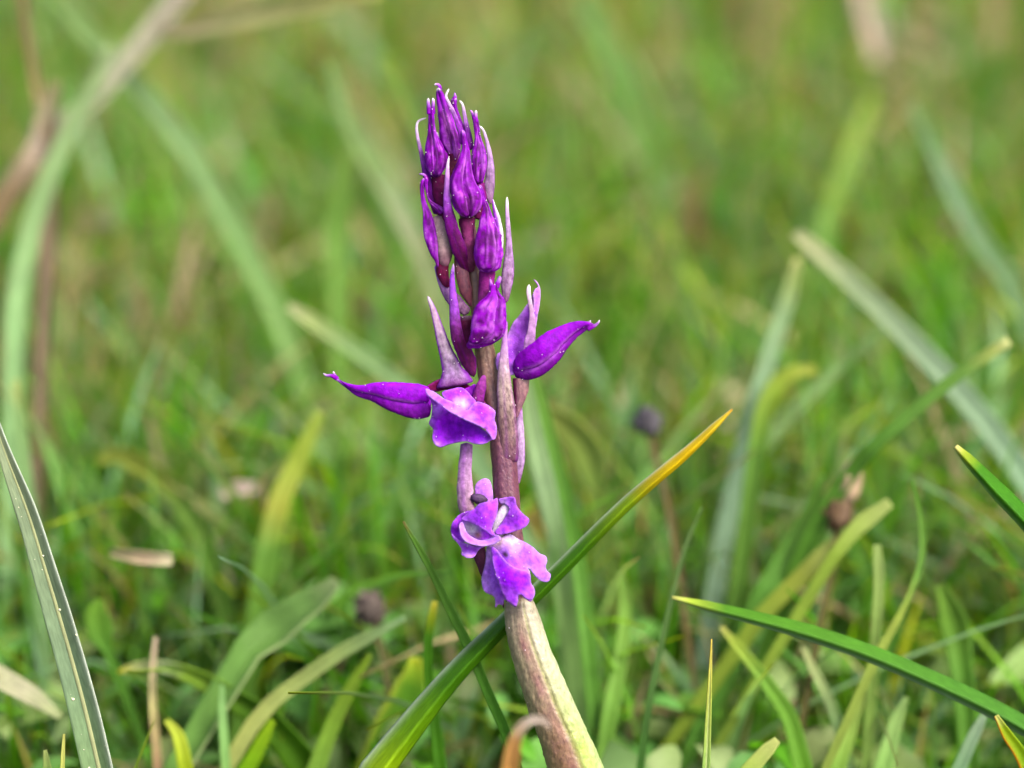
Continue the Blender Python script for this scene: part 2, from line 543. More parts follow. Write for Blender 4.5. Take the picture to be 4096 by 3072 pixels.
# its midrib and drops
A, hw, sd_, nn_ = info['A'], info['hw'], info['sd'], info['nn']
tube, tf, tg_ = [], [], []
for i in range(len(A)):
    for j in range(6):
        a = j / 6 * 2 * math.pi
        tube.append(A[i] + sd_[i] * math.cos(a) * hw[i] * .17 + nn_[i] * (math.sin(a) * hw[i] * .10 - hw[i] * .20))
        tg_.append(C(184, 192, 138))
    if i:
        for j in range(6):
            tf.append(((i - 1) * 6 + j, (i - 1) * 6 + (j + 1) % 6, i * 6 + (j + 1) % 6, i * 6 + j))
mk('midrib', tube, tf, M_GRASS, parent=gb, pig=tg_, uv=np.zeros((len(tube), 2)))

ICO_V = None


def blobs(name, centres, radii, mat, parent, squash=None):
    global ICO_V, ICO_F
    if ICO_V is None:
        p = (1 + 5 ** .5) / 2
        ICO_V = np.array([(-1, p, 0), (1, p, 0), (-1, -p, 0), (1, -p, 0), (0, -1, p), (0, 1, p), (0, -1, -p), (0, 1, -p), (p, 0, -1), (p, 0, 1), (-p, 0, -1), (-p, 0, 1)], float)
        ICO_V /= np.linalg.norm(ICO_V[0])
        ICO_F = np.array([(0, 11, 5), (0, 5, 1), (0, 1, 7), (0, 7, 10), (0, 10, 11), (1, 5, 9), (5, 11, 4), (11, 10, 2), (10, 7, 6), (7, 1, 8), (3, 9, 4), (3, 4, 2), (3, 2, 6), (3, 6, 8), (3, 8, 9), (4, 9, 5), (2, 4, 11), (6, 2, 10), (8, 6, 7), (9, 8, 1)])
    V = np.concatenate([c + ICO_V * r for c, r in zip(centres, radii)])
    F = np.concatenate([ICO_F + 12 * i for i in range(len(centres))])
    o = mk(name, V, F, mat, parent=parent)
    o['kind'] = 'stuff'
    return o


cs, rs = [], []
for k in range(34):
    i = random.randrange(14, len(A) - 8)
    q = random.choice([-.55, -.62, .1, .18, .05, -.05, .8, .9, random.uniform(-.9, .9)])
    cs.append(A[i] + sd_[i] * hw[i] * q + nn_[i] * (hw[i] * .5 * (abs(q) ** 1.3 - .5) + .00012) + (A[i] - A[i - 1]) * random.random())
    rs.append(.00005 + .00022 * random.random() ** 3)
blobs('sap_drop', cs, rs, M_DROP, gb)

T_ = 'grass blade'
blade('grass_blade', 'long bright green blade arching low across the grass, pale pointed tip', T_,
      [(2688, 2390, 9), (2850, 2430, 9), (3200, 2520, 9), (3500, 2622, 9), (3800, 2752, 9), (4000, 2850, 9), (4140, 2930, 9), (4350, 3060, 10)],
      [(0, 14), (.08, 46), (.3, 74), (.7, 84), (1, 84)], [(0, C(214, 216, 120)), (.04, C(170, 196, 60)), (.12, C(80, 138, 26)), (1, C(72, 130, 40))], fold=-1.3, q0=-.3, edge=(C(170, 205, 170), -1), m=15, n=50)
blade('grass_blade', 'dark green blade with blunt yellow tip above the arching bright blade', T_,
      [(3822, 1786, 3), (3905, 1872, 3), (3990, 1962, 3), (4110, 2085, 3), (4260, 2260, 4)],
      [(0, 18), (.1, 40), (.4, 66), (1, 84)], [(0, C(224, 214, 130)), (.06, C(160, 180, 40)), (.2, C(64, 130, 2)), (1, C(50, 118, 6))], fold=-1.3, q0=-.3, edge=(C(150, 196, 120), -1), m=15)
blade('grass_blade', 'thin dark green blade crossing behind the yellow tipped blade', T_,
      [(1613, 2086, 7), (1718, 2270, 7), (1800, 2440, 7), (1880, 2600, 7), (1952, 2772, 7), (2022, 2930, 7), (2070, 3080, 7)],
      [(0, 6), (.15, 26), (.5, 38), (1, 40)], [(0, C(150, 130, 70)), (.06, C(100, 150, 50)), (1, C(80, 150, 34))], fold=.5)
blade('grass_blade', 'slender upright pale needle of grass under the arching blade', T_,
      [(2846, 2556, 0), (2838, 2760, 0), (2824, 3072, 0), (2818, 3150, 0)], [(0, 3), (.2, 12), (.5, 22), (1, 34)],
      [(0, C(226, 200, 90)), (.3, C(196, 204, 90)), (.8, C(150, 184, 90)), (1, C(140, 176, 80))], fold=.5, mid=C(200, 215, 140))
blade('grass_blade', 'tiny pale upright needle beside the grey green blade', T_,
      [(256, 2936, 0), (252, 3010, 0), (248, 3120, 0)], [(0, 8), (.4, 15), (1, 18)], [(0, C(220, 220, 120)), (1, C(176, 190, 90))])
blade('grass_blade', 'short faint stub of grass next to the tiny pale needle', T_,
      [(180, 3000, 6), (190, 3080, 6)], [(0, 14), (1, 36)], [(0, C(190, 205, 120)), (1, C(150, 186, 90))])
blade('grass_blade', 'yellow green tip with an orange edge at the bottom corner', T_,
      [(3984, 2862, 5), (4030, 2940, 5), (4085, 3020, 5), (4130, 3120, 5)], [(0, 16), (.3, 42), (1, 62)], [(0, C(220, 222, 120)), (.2, C(150, 178, 10)), (1, C(96, 150, 10))], edge=(C(206, 120, 20), -1))
blade('grass_blade', 'pale bluish upright blade just under the end of the arching blade', T_,
      [(3935, 2862, 14), (3880, 2975, 14), (3830, 3090, 14)], [(0, 30), (.3, 52), (1, 62)], [(0, C(170, 200, 160)), (1, C(140, 184, 130))])
blade('grass_blade', 'short upright green blade with yellow tip, left of the stem', T_,
      [(1738, 2406, 14), (1716, 2540, 14), (1712, 2680, 14), (1735, 2860, 14), (1762, 3090, 13)], [(0, 22), (.1, 40), (.5, 44), (1, 64)],
      [(0, C(206, 200, 60)), (.08, C(150, 170, 30)), (.2, C(72, 132, 14)), (1, C(76, 140, 14))])
blade('grass_blade', 'dark hair thin blade leaning beside the pale needle', T_,
      [(2808, 2030, 16), (2740, 2190, 16), (2690, 2380, 16), (2640, 2600, 16), (2590, 2860, 15), (2560, 3080, 15)], [(0, 6), (.2, 20), (1, 36)], [(0, C(110, 140, 80)), (1, C(64, 112, 40))])
blade('grass_blade', 'green blade with pale tip rising under the arching blade to its right', T_,
      [(2884, 2508, 20), (2980, 2620, 20), (3080, 2750, 20), (3160, 2880, 20), (3215, 3090, 18)], [(0, 18), (.15, 46), (.6, 74), (1, 90)], [(0, C(206, 208, 110)), (.1, C(170, 194, 70)), (.4, C(120, 172, 60)), (1, C(106, 166, 40))])
blade('grass_blade', 'straight light green blade tapering up to the middle of the arching blade', T_,
      [(3484, 2640, 22), (3440, 2790, 22), (3400, 2920, 22), (3345, 3090, 20)], [(0, 14), (.2, 46), (1, 74)], [(0, C(190, 210, 110)), (1, C(136, 186, 66))])
blade('grass_blade', 'light green blade with a blunt tip standing right of the straight light blade', T_,
      [(3625, 2790, 22), (3580, 2900, 22), (3530, 3090, 20)], [(0, 20), (.3, 60), (1, 90)], [(0, C(170, 206, 120)), (1, C(140, 190, 90))])
blade('grass_blade', 'fine pale blade bending outward below the arching blade', T_,
      [(3208, 2584, 24), (3260, 2690, 24), (3310, 2790, 24), (3350, 2900, 24)], [(0, 14), (.3, 40), (1, 46)], [(0, C(200, 210, 140)), (1, C(150, 190, 116))])
blade('grass_blade', 'stubby pale green tip near the bottom beside the needle', T_,
      [(3110, 2960, 10), (3060, 3010, 10), (2990, 3090, 10)], [(0, 34), (.3, 62), (1, 76)], [(0, C(196, 206, 120)), (1, C(160, 186, 80))])
blade('grass_blade', 'curved thin green blade sweeping down into the arching blade', T_,
      [(3650, 1920, 30), (3688, 2120, 28), (3680, 2260, 27), (3620, 2420, 26), (3500, 2640, 25)], [(0, 10), (.3, 30), (.7, 30), (1, 44)], [(0, C(96, 150, 30)), (.5, C(110, 160, 60)), (.75, C(176, 196, 80)), (1, C(166, 190, 80))])
blade('grass_blade', 'upright pale green blade behind the arching blade', T_,
      [(3508, 2180, 30), (3516, 2320, 30), (3508, 2470, 30), (3495, 2650, 30)], [(0, 34), (.2, 48), (1, 52)], [(0, C(170, 196, 110)), (1, C(144, 180, 80))])
blade('grass_blade', 'broad yellowish blade with cut off end, under the brown seed head', T_,
      [(3345, 2165, 42), (3240, 2270, 42), (3130, 2380, 42), (3040, 2470, 42)], [(0, 46), (.2, 76), (1, 76)], [(0, C(180, 190, 100)), (.5, C(176, 186, 60)), (1, C(150, 174, 40))])
blade('grass_blade', 'pale blunt blade resting across the base of the brown seed head', T_,
      [(3560, 2010, 34), (3480, 2070, 34), (3420, 2120, 34), (3340, 2220, 34)], [(0, 50), (.4, 80), (1, 60)], [(0, C(180, 196, 110)), (1, C(150, 180, 60))])
blade('grass_blade', 'green drooping broad blade with yellow bent tip near the ground', T_,
      [(470, 2690, 26), (540, 2665, 26), (640, 2662, 26), (780, 2705, 26), (930, 2790, 26), (1090, 2900, 26), (1240, 3080, 26)],
      [(0, 18), (.1, 50), (.3, 84), (.6, 130), (1, 190)], [(0, C(214, 210, 40)), (.08, C(206, 216, 140)), (.2, C(200, 220, 160)), (.3, C(150, 190, 60)), (.6, C(104, 156, 40)), (1, C(94, 150, 20))], fold=.5, roll=.6)
blade('grass_blade', 'pale yellow green blade rising from the drooping blade toward the orchid', T_,
      [(1620, 2470, 30), (1500, 2535, 30), (1370, 2605, 30), (1240, 2695, 30), (1100, 2800, 30), (1010, 2900, 30)], [(0, 22), (.3, 66), (.7, 70), (1, 74)], [(0, C(150, 190, 130)), (.4, C(170, 194, 110)), (1, C(190, 200, 110))])
blade('grass_blade', 'thin light blade standing between the drooping blade and the dry pink stem', T_,
      [(888, 2740, 20), (890, 2860, 20), (905, 3090, 20)], [(0, 14), (.3, 36), (1, 44)], [(0, C(150, 200, 120)), (1, C(140, 190, 100))])
blade('grass_blade', 'short curved yellow green blade beside the dry pink stem', T_,
      [(665, 2880, 18), (715, 2950, 18), (745, 3090, 18)], [(0, 24), (.4, 60), (1, 70)], [(0, C(190, 206, 70)), (1, C(150, 176, 14))])
blade('grass_blade', 'bright yellow green blade leaning up to the slanting blade bottom', T_,
      [(1090, 2880, 22), (1030, 3000, 22), (980, 3090, 22)], [(0, 30), (.4, 60), (1, 74)], [(0, C(150, 190, 30)), (1, C(116, 170, 14))])
blade('grass_blade', 'long soft blade leaning up along the slanting blade from the bottom edge', T_,
      [(1480, 2620, 24), (1400, 2760, 24), (1330, 2900, 24), (1260, 3090, 23)], [(0, 24), (.3, 60), (1, 84)], [(0, C(150, 186, 50)), (1, C(130, 176, 60))])
# --- soft blades farther behind
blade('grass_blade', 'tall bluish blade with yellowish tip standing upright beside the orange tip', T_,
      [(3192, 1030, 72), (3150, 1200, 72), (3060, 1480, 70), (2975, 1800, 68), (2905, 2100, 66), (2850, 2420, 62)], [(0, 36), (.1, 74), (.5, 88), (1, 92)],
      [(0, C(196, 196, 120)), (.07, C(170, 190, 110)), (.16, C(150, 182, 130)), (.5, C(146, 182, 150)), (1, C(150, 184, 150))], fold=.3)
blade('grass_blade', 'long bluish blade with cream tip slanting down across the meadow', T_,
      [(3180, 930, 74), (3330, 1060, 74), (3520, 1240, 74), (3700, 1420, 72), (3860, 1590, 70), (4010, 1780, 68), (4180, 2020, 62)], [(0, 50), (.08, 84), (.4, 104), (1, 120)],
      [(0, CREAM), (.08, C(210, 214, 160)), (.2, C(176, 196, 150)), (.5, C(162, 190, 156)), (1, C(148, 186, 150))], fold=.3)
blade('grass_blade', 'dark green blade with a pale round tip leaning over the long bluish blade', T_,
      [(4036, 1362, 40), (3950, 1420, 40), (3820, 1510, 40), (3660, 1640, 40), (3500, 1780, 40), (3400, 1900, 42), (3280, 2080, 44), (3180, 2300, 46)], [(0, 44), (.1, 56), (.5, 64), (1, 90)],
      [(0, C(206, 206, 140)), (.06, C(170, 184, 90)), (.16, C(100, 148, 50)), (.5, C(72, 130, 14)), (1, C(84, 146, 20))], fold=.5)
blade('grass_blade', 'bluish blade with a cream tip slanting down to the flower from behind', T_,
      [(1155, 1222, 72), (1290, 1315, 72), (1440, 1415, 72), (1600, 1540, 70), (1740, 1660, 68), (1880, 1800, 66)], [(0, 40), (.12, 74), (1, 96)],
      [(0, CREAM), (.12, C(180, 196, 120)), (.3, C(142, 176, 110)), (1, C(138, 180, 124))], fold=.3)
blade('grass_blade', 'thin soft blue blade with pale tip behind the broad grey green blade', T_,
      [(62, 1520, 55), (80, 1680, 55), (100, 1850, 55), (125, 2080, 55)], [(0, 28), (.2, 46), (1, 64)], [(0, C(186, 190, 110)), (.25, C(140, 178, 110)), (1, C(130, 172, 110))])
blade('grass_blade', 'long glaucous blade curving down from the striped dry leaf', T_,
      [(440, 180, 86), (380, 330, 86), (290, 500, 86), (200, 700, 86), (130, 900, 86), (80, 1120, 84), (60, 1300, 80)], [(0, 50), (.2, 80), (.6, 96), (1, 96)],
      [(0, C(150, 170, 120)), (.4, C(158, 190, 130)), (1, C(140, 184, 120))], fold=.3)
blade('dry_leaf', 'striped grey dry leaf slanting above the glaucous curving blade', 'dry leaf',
      [(740, -40, 112), (640, 90, 110), (540, 210, 108), (440, 330, 106), (330, 440, 104), (200, 540, 102), (60, 700, 100), (-60, 860, 98), (-300, 1200, 94)], [(0, 140), (.3, 112), (.6, 84), (1, 70)],
      [(0, C(150, 146, 126)), (.3, C(162, 168, 136)), (.55, C(150, 156, 116)), (.75, C(128, 120, 84)), (1, C(110, 98, 66))], mat=M_DRY, group='dry leaves in the meadow', fold=.8, roll=.3, mid=C(112, 98, 76))
blade('grass_blade', 'wide soft green blade crossing under the striped dry leaf', T_,
      [(180, -60, 120), (330, 110, 120), (500, 290, 120), (640, 450, 118), (780, 640, 116), (900, 850, 114), (1010, 1050, 110), (1120, 1280, 106)], [(0, 90), (.3, 120), (.7, 130), (1, 140)],
      [(0, C(130, 164, 80)), (.4, C(150, 186, 126)), (.7, C(132, 174, 104)), (1, C(130, 174, 90))], fold=.3)
blade('dry_leaf', 'olive beige dry leaf lying level along the top edge', 'dry leaf',
      [(640, 130, 104), (780, 110, 104), (920, 80, 104), (1100, 40, 104), (1300, 0, 104), (1520, -60, 104)], [(0, 50), (.15, 110), (.5, 150), (1, 150)],
      [(0, C(190, 172, 136)), (.3, C(190, 190, 128)), (1, C(166, 172, 90))], mat=M_DRY, group='dry leaves in the meadow', fold=.4, roll=.5, root=False)
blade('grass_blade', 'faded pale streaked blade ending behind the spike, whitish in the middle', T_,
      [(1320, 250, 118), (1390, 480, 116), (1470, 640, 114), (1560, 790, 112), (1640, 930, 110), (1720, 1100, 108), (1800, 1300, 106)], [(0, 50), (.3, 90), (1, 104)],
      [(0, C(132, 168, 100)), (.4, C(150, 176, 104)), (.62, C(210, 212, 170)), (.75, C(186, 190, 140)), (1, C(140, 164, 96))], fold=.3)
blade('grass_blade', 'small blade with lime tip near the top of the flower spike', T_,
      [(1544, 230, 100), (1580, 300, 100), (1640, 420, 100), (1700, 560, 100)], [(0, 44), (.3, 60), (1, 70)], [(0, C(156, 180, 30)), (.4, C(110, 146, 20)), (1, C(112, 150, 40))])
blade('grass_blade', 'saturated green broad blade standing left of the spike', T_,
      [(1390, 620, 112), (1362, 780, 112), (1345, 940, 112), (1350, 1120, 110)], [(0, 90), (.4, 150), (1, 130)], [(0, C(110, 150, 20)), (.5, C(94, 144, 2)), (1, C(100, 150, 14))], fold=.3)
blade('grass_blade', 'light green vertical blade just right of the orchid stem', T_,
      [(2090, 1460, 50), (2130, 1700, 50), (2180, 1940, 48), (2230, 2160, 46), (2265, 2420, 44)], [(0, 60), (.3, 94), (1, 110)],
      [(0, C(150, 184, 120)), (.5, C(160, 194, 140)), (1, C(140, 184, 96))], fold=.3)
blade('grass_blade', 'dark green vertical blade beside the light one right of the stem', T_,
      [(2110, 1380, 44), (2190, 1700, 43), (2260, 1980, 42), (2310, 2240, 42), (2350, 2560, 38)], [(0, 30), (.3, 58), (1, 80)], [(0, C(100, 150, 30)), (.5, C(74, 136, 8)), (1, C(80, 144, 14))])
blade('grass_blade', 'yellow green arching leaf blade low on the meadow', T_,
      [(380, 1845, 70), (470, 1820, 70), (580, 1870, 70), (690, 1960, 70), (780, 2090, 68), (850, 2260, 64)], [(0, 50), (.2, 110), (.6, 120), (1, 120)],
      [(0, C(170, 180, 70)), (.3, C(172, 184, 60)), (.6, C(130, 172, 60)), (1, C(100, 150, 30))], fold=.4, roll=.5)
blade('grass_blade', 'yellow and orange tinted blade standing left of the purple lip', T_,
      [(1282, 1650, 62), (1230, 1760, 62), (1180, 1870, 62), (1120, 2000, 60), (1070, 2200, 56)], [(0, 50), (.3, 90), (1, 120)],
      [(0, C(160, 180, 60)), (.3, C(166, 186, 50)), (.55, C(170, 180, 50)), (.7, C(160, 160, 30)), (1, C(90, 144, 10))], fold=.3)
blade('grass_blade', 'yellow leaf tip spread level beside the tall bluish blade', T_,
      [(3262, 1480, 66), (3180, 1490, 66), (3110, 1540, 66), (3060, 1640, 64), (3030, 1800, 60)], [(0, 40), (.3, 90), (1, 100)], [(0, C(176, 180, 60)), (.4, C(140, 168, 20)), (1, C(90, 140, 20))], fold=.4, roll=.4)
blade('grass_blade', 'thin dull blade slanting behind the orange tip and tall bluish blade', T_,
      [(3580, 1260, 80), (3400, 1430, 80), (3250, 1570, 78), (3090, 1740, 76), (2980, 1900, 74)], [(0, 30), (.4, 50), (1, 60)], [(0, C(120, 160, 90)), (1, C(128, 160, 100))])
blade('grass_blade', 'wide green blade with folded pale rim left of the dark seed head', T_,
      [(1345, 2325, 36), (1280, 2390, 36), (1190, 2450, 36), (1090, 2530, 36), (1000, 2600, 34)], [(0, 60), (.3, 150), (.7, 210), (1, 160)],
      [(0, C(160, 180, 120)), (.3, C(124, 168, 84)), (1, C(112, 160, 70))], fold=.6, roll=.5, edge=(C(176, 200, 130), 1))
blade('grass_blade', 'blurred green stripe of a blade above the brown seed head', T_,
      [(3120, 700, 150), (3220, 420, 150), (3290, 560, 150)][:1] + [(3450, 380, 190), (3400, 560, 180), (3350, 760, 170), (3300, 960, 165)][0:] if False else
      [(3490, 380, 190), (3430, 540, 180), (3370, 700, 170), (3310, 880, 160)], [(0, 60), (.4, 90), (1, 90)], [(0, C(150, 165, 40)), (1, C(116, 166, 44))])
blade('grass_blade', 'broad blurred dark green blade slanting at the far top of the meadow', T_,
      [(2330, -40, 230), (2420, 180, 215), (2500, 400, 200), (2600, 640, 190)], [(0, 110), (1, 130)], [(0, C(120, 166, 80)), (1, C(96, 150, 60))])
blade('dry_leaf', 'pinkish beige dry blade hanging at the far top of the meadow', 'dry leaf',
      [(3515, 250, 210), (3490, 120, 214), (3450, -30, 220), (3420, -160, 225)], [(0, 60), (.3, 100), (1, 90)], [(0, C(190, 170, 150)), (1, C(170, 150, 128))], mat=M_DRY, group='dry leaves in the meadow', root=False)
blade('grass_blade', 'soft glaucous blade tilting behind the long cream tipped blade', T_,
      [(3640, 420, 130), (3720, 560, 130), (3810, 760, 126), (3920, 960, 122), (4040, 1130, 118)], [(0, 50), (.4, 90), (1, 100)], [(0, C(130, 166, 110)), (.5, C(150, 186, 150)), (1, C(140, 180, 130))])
blade('grass_blade', 'bright green blade rising in the lower meadow right of the light vertical blade', T_,
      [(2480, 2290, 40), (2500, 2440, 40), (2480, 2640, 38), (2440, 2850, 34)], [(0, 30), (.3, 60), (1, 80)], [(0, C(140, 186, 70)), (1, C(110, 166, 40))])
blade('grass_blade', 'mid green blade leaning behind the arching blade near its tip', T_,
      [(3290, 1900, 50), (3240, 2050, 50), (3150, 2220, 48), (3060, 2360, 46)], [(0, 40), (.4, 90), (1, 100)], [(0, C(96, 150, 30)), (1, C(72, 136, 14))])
LF = 'broad soft leaves low in the grass'
blade('broad_leaf', 'broad olive yellow leaf hanging just below the round dark purplish seed head level', 'leaf',
      [(2180, 1640, 64), (2270, 1710, 64), (2350, 1810, 64), (2390, 1960, 62)], [(0, 60), (.3, 150), (.7, 170), (1, 90)],
      [(0, C(170, 180, 80)), (.5, C(150, 172, 70)), (1, C(110, 140, 40))], group=LF, fold=.3, roll=.4)
blade('broad_leaf', 'dark green broad leaf with a yellow rim, beside the slanting blade foot', 'leaf',
      [(1660, 2630, 38), (1650, 2720, 38), (1600, 2850, 38), (1510, 3000, 38)], [(0, 50), (.3, 150), (.7, 180), (1, 120)],
      [(0, C(196, 206, 40)), (.12, C(150, 186, 30)), (.3, C(84, 140, 10)), (1, C(80, 140, 8))], group=LF, fold=.4, edge=(C(176, 196, 60), -1))
blade('broad_leaf', 'rounded deep green leaf near the short beige dry twig', 'leaf',
      [(400, 2400, 44), (390, 2460, 44), (400, 2530, 44), (430, 2600, 44)], [(0, 50), (.35, 130), (.7, 120), (1, 50)],
      [(0, C(110, 160, 20)), (1, C(76, 140, 6))], group=LF, fold=.3, roll=.3)
blade('broad_leaf', 'wide mid green leaf leaning under the blunt yellow tipped dark blade', 'leaf',
      [(3760, 2340, 40), (3800, 2440, 40), (3830, 2560, 40), (3850, 2700, 38)], [(0, 50), (.4, 140), (1, 110)],
      [(0, C(120, 166, 40)), (1, C(84, 146, 14))], group=LF, fold=.4, roll=.2)
# --- dry bits
DG = 'dry leaves in the meadow'
blade('dry_leaf', 'out of focus orange brown dry leaf curling in front of the orchid stem', 'dry leaf',
      [(2200, 2912, -32), (2175, 2884, -32), (2130, 2880, -32), (2086, 2910, -32), (2058, 2970, -32), (2044, 3040, -32), (2036, 3120, -32)],
      [(0, 14), (.2, 28), (.45, 42), (.7, 62), (1, 70)], [(0, C(176, 156, 140)), (.25, C(190, 176, 160)), (.42, C(176, 154, 124)), (.55, C(160, 118, 60)), (1, C(158, 112, 44))], mat=M_DRY, group=DG, fold=.6)
blade('dry_leaf', 'pinkish dry stem standing through the drooping green blade', 'dry stem',
      [(622, 2550, 24), (612, 2660, 24), (610, 2800, 24), (622, 2950, 24), (632, 3090, 24)], [(0, 14), (.2, 28), (1, 38)], [(0, C(196, 176, 150)), (.5, C(190, 184, 120)), (1, C(186, 150, 110))], mat=M_DRY, group=DG, fold=.8)
blade('dry_leaf', 'broad pale greyish dry leaf lying beside the grey green blade foot', 'dry leaf',
      [(240, 2870, 30), (160, 2810, 30), (60, 2750, 30), (-60, 2690, 30), (-160, 2660, 30)], [(0, 40), (.3, 110), (.7, 140), (1, 130)], [(0, C(136, 150, 96)), (.4, C(160, 160, 126)), (1, C(150, 158, 110))], mat=M_DRY, group=DG, fold=.4, roll=.7, root=False)
blade('dry_leaf', 'short blunt beige dry twig lying level among the grass', 'dry twig',
      [(688, 2238, 40), (620, 2236, 40), (540, 2228, 40), (440, 2212, 42)], [(0, 56), (.5, 60), (1, 40)], [(0, C(196, 190, 150)), (.4, C(170, 150, 120)), (1, C(150, 150, 100))], mat=M_DRY, group=DG, fold=.8, root=False)
blade('dry_leaf', 'small whitish dry flake under the yellow orange tinted blade', 'dry leaf',
      [(1030, 1950, 70), (960, 1955, 70), (880, 1975, 70)], [(0, 50), (.5, 80), (1, 60)], [(0, C(190, 170, 160)), (1, C(190, 176, 150))], mat=M_DRY, group=DG, root=False)
blade('dry_leaf', 'brown withered stem hanging in the dry tangle near the top corner', 'dry stem',
      [(90, -40, 96), (110, 120, 96), (135, 300, 96), (160, 420, 94), (210, 560, 92), (200, 760, 90)], [(0, 50), (.5, 46), (1, 90)], [(0, C(120, 100, 66)), (.6, C(140, 120, 80)), (1, C(120, 104, 80))], mat=M_DRY, group=DG, fold=.8)
blade('dry_leaf', 'crumpled greyish brown withered leaf below the striped dry leaf', 'dry leaf',
      [(230, 330, 92), (200, 430, 92), (180, 560, 92), (120, 660, 90), (40, 780, 90)], [(0, 60), (.4, 150), (1, 110)], [(0, C(150, 146, 96)), (.5, C(160, 146, 126)), (1, C(140, 120, 84))], mat=M_DRY, group=DG, fold=.9, roll=.4)


def lumpy(name, c, rx, rz, pigs, parent, seed, up=None, n=18, m=20, amp=.25):
    V, G = [], []
    up = np.array([0, 0, 1.0]) if up is None else np.asarray(up, float) / np.linalg.norm(up)
    e1 = np.cross(up, [0, 1, .2]); e1 /= np.linalg.norm(e1)
    e2 = np.cross(up, e1)
    for i in range(n):
        th = math.pi * i / (n - 1)
        for j in range(m):
            ph = 2 * math.pi * j / m
            q = Vector((math.sin(th) * math.cos(ph), math.sin(th) * math.sin(ph), math.cos(th)))
            k = 1 + amp * mnoise.noise(q * 3.1 + Vector((seed, 0, 0))) + amp * .8 * abs(mnoise.noise(q * 6 + Vector((0, seed, 0))))
            V.append(c + (e1 * q.x + e2 * q.y) * rx * k + up * q.z * rz * k)
            f = .5 + .5 * mnoise.noise(q * 4 + Vector((seed, seed, 0)))
            G.append(pigs[0] * (1 - f) + pigs[1] * f)
    F = [(i * m + j, i * m + (j + 1) % m, (i + 1) * m + (j + 1) % m, (i + 1) * m + j) for i in range(n - 1) for j in range(m)]
    return mk(name, V, F, M_SEED, parent=parent, pig=G)


def seed_head(label, head, r, foot, pigs, stalkc, wpx, seed, tall=1.1):
    base = P(*foot)
    base[2] = 0
    t = empty('seed_head', base)
    tag(t, label, 'seed head', 'dark seed heads among the grass')
    c = P(*head)
    top = c
    path = [tuple(head), tuple((np.array(head) * .5 + np.array(foot) * .5) + np.array([12, 0, 0])), tuple(foot)]
    k = (FOCUS + head[2] / 1000) / FOCUS * PXM
    up = P(*head) - P(*path[1]); up /= np.linalg.norm(up)
    lumpy('head', c, r * k * .8, r * k * tall * .8, pigs, t, seed, up=up, amp=.5)
    g = np.random.default_rng(int(seed * 10))
    V, F, G = [], [], []
    e1 = np.cross(up, [0, 1, .2]); e1 /= np.linalg.norm(e1); e2 = np.cross(up, e1)
    for q in range(54):
        th, ph = math.acos(1 - 1.75 * g.random()), 6.283 * g.random()
        dr = e1 * math.sin(th) * math.cos(ph) + e2 * math.sin(th) * math.sin(ph) + up * math.cos(th) * tall
        o_ = c + dr * r * k * .72
        ax = dr + up * .7 + g.normal(0, .3, 3); ax /= np.linalg.norm(ax)
        s1 = np.cross(ax, [.3, .2, 1]); s1 /= np.linalg.norm(s1); s2 = np.cross(ax, s1)
        ln, wd_ = r * k * (.35 + .45 * g.random()), r * k * .13
        b = len(V)
        V += [o_, *[o_ + ax * ln * .4 + (s1 * math.cos(a) + s2 * math.sin(a)) * wd_ for a in (0, 1.57, 3.14, 4.71)], o_ + ax * ln]
        cc = pigs[0] + (pigs[1] * 1.3 - pigs[0]) * g.random()
        G += [cc] * 6
        F += [f_ for j in range(4) for f_ in ((b, b + 1 + j, b + 1 + (j + 1) % 4), (b + 5, b + 1 + (j + 1) % 4, b + 1 + j))]
    tag(mk('floret', V, F, M_SEED, parent=t, pig=G), kind='stuff')
    blade('stalk', '', '', path, [(0, wpx), (1, wpx)], flat(stalkc), mat=M_DRY, parent=t, fold=1.2)
    return t


seed_head('round dark purplish seed head above the slanting yellow tip', (2590, 1690, 58), 56, (2720, 2300, 52), (C(58, 54, 62), C(96, 92, 98)), C(122, 104, 64), 22, 1.7)
seed_head('round brown purple seed head low beside the thin dark blade', (1480, 2440, 46), 66, (1560, 2800, 40), (C(74, 60, 54), C(120, 108, 98)), C(110, 110, 60), 24, 4.1)
sh = seed_head('brown pointed seed spikelet hanging by the dark green pale tipped blade', (3355, 2050, 44), 56, (3280, 2500, 36), (C(54, 34, 18), C(120, 94, 62)), C(100, 96, 44), 26, 6.3, tall=1.7)
k44 = PXM * .444 / .4
lumpy('husk', P(3400, 1930, 44), 46 * k44, 92 * k44, (C(150, 126, 96), C(186, 164, 132)), sh, 9.2, up=P(3425, 1800, 44) - P(3380, 2050, 44), amp=.18)

# ------------------------------------------------------------------ the orchid
BASE = P(2455, 3172, 2.5)
BASE[2] = 0.0
ORCHID = empty('orchid', BASE)
tag(ORCHID, 'purple orchid spike with half opened flowers on a pale speckled stem', 'orchid')
PUR, VIV, DEEP = C(142, 0, 184), C(168, 4, 220), C(80, 0, 92)
LIL, PALE, WHITE = C(196, 130, 232), C(228, 200, 238), C(255, 246, 252)
LIP, LIPL = C(172, 66, 246), C(214, 156, 252)
MAR, MAGE, BEIGE = C(92, 6, 66), C(132, 16, 122), C(172, 138, 140)
OLIVE = C(134, 106, 82)
FRONT = []                     # where pollen may stick


def pg4(c, a):
    c = np.asarray(c)
    a = np.broadcast_to(np.asarray(a, float), c.shape[:-1])[..., None]
    return np.concatenate([c, a], -1)


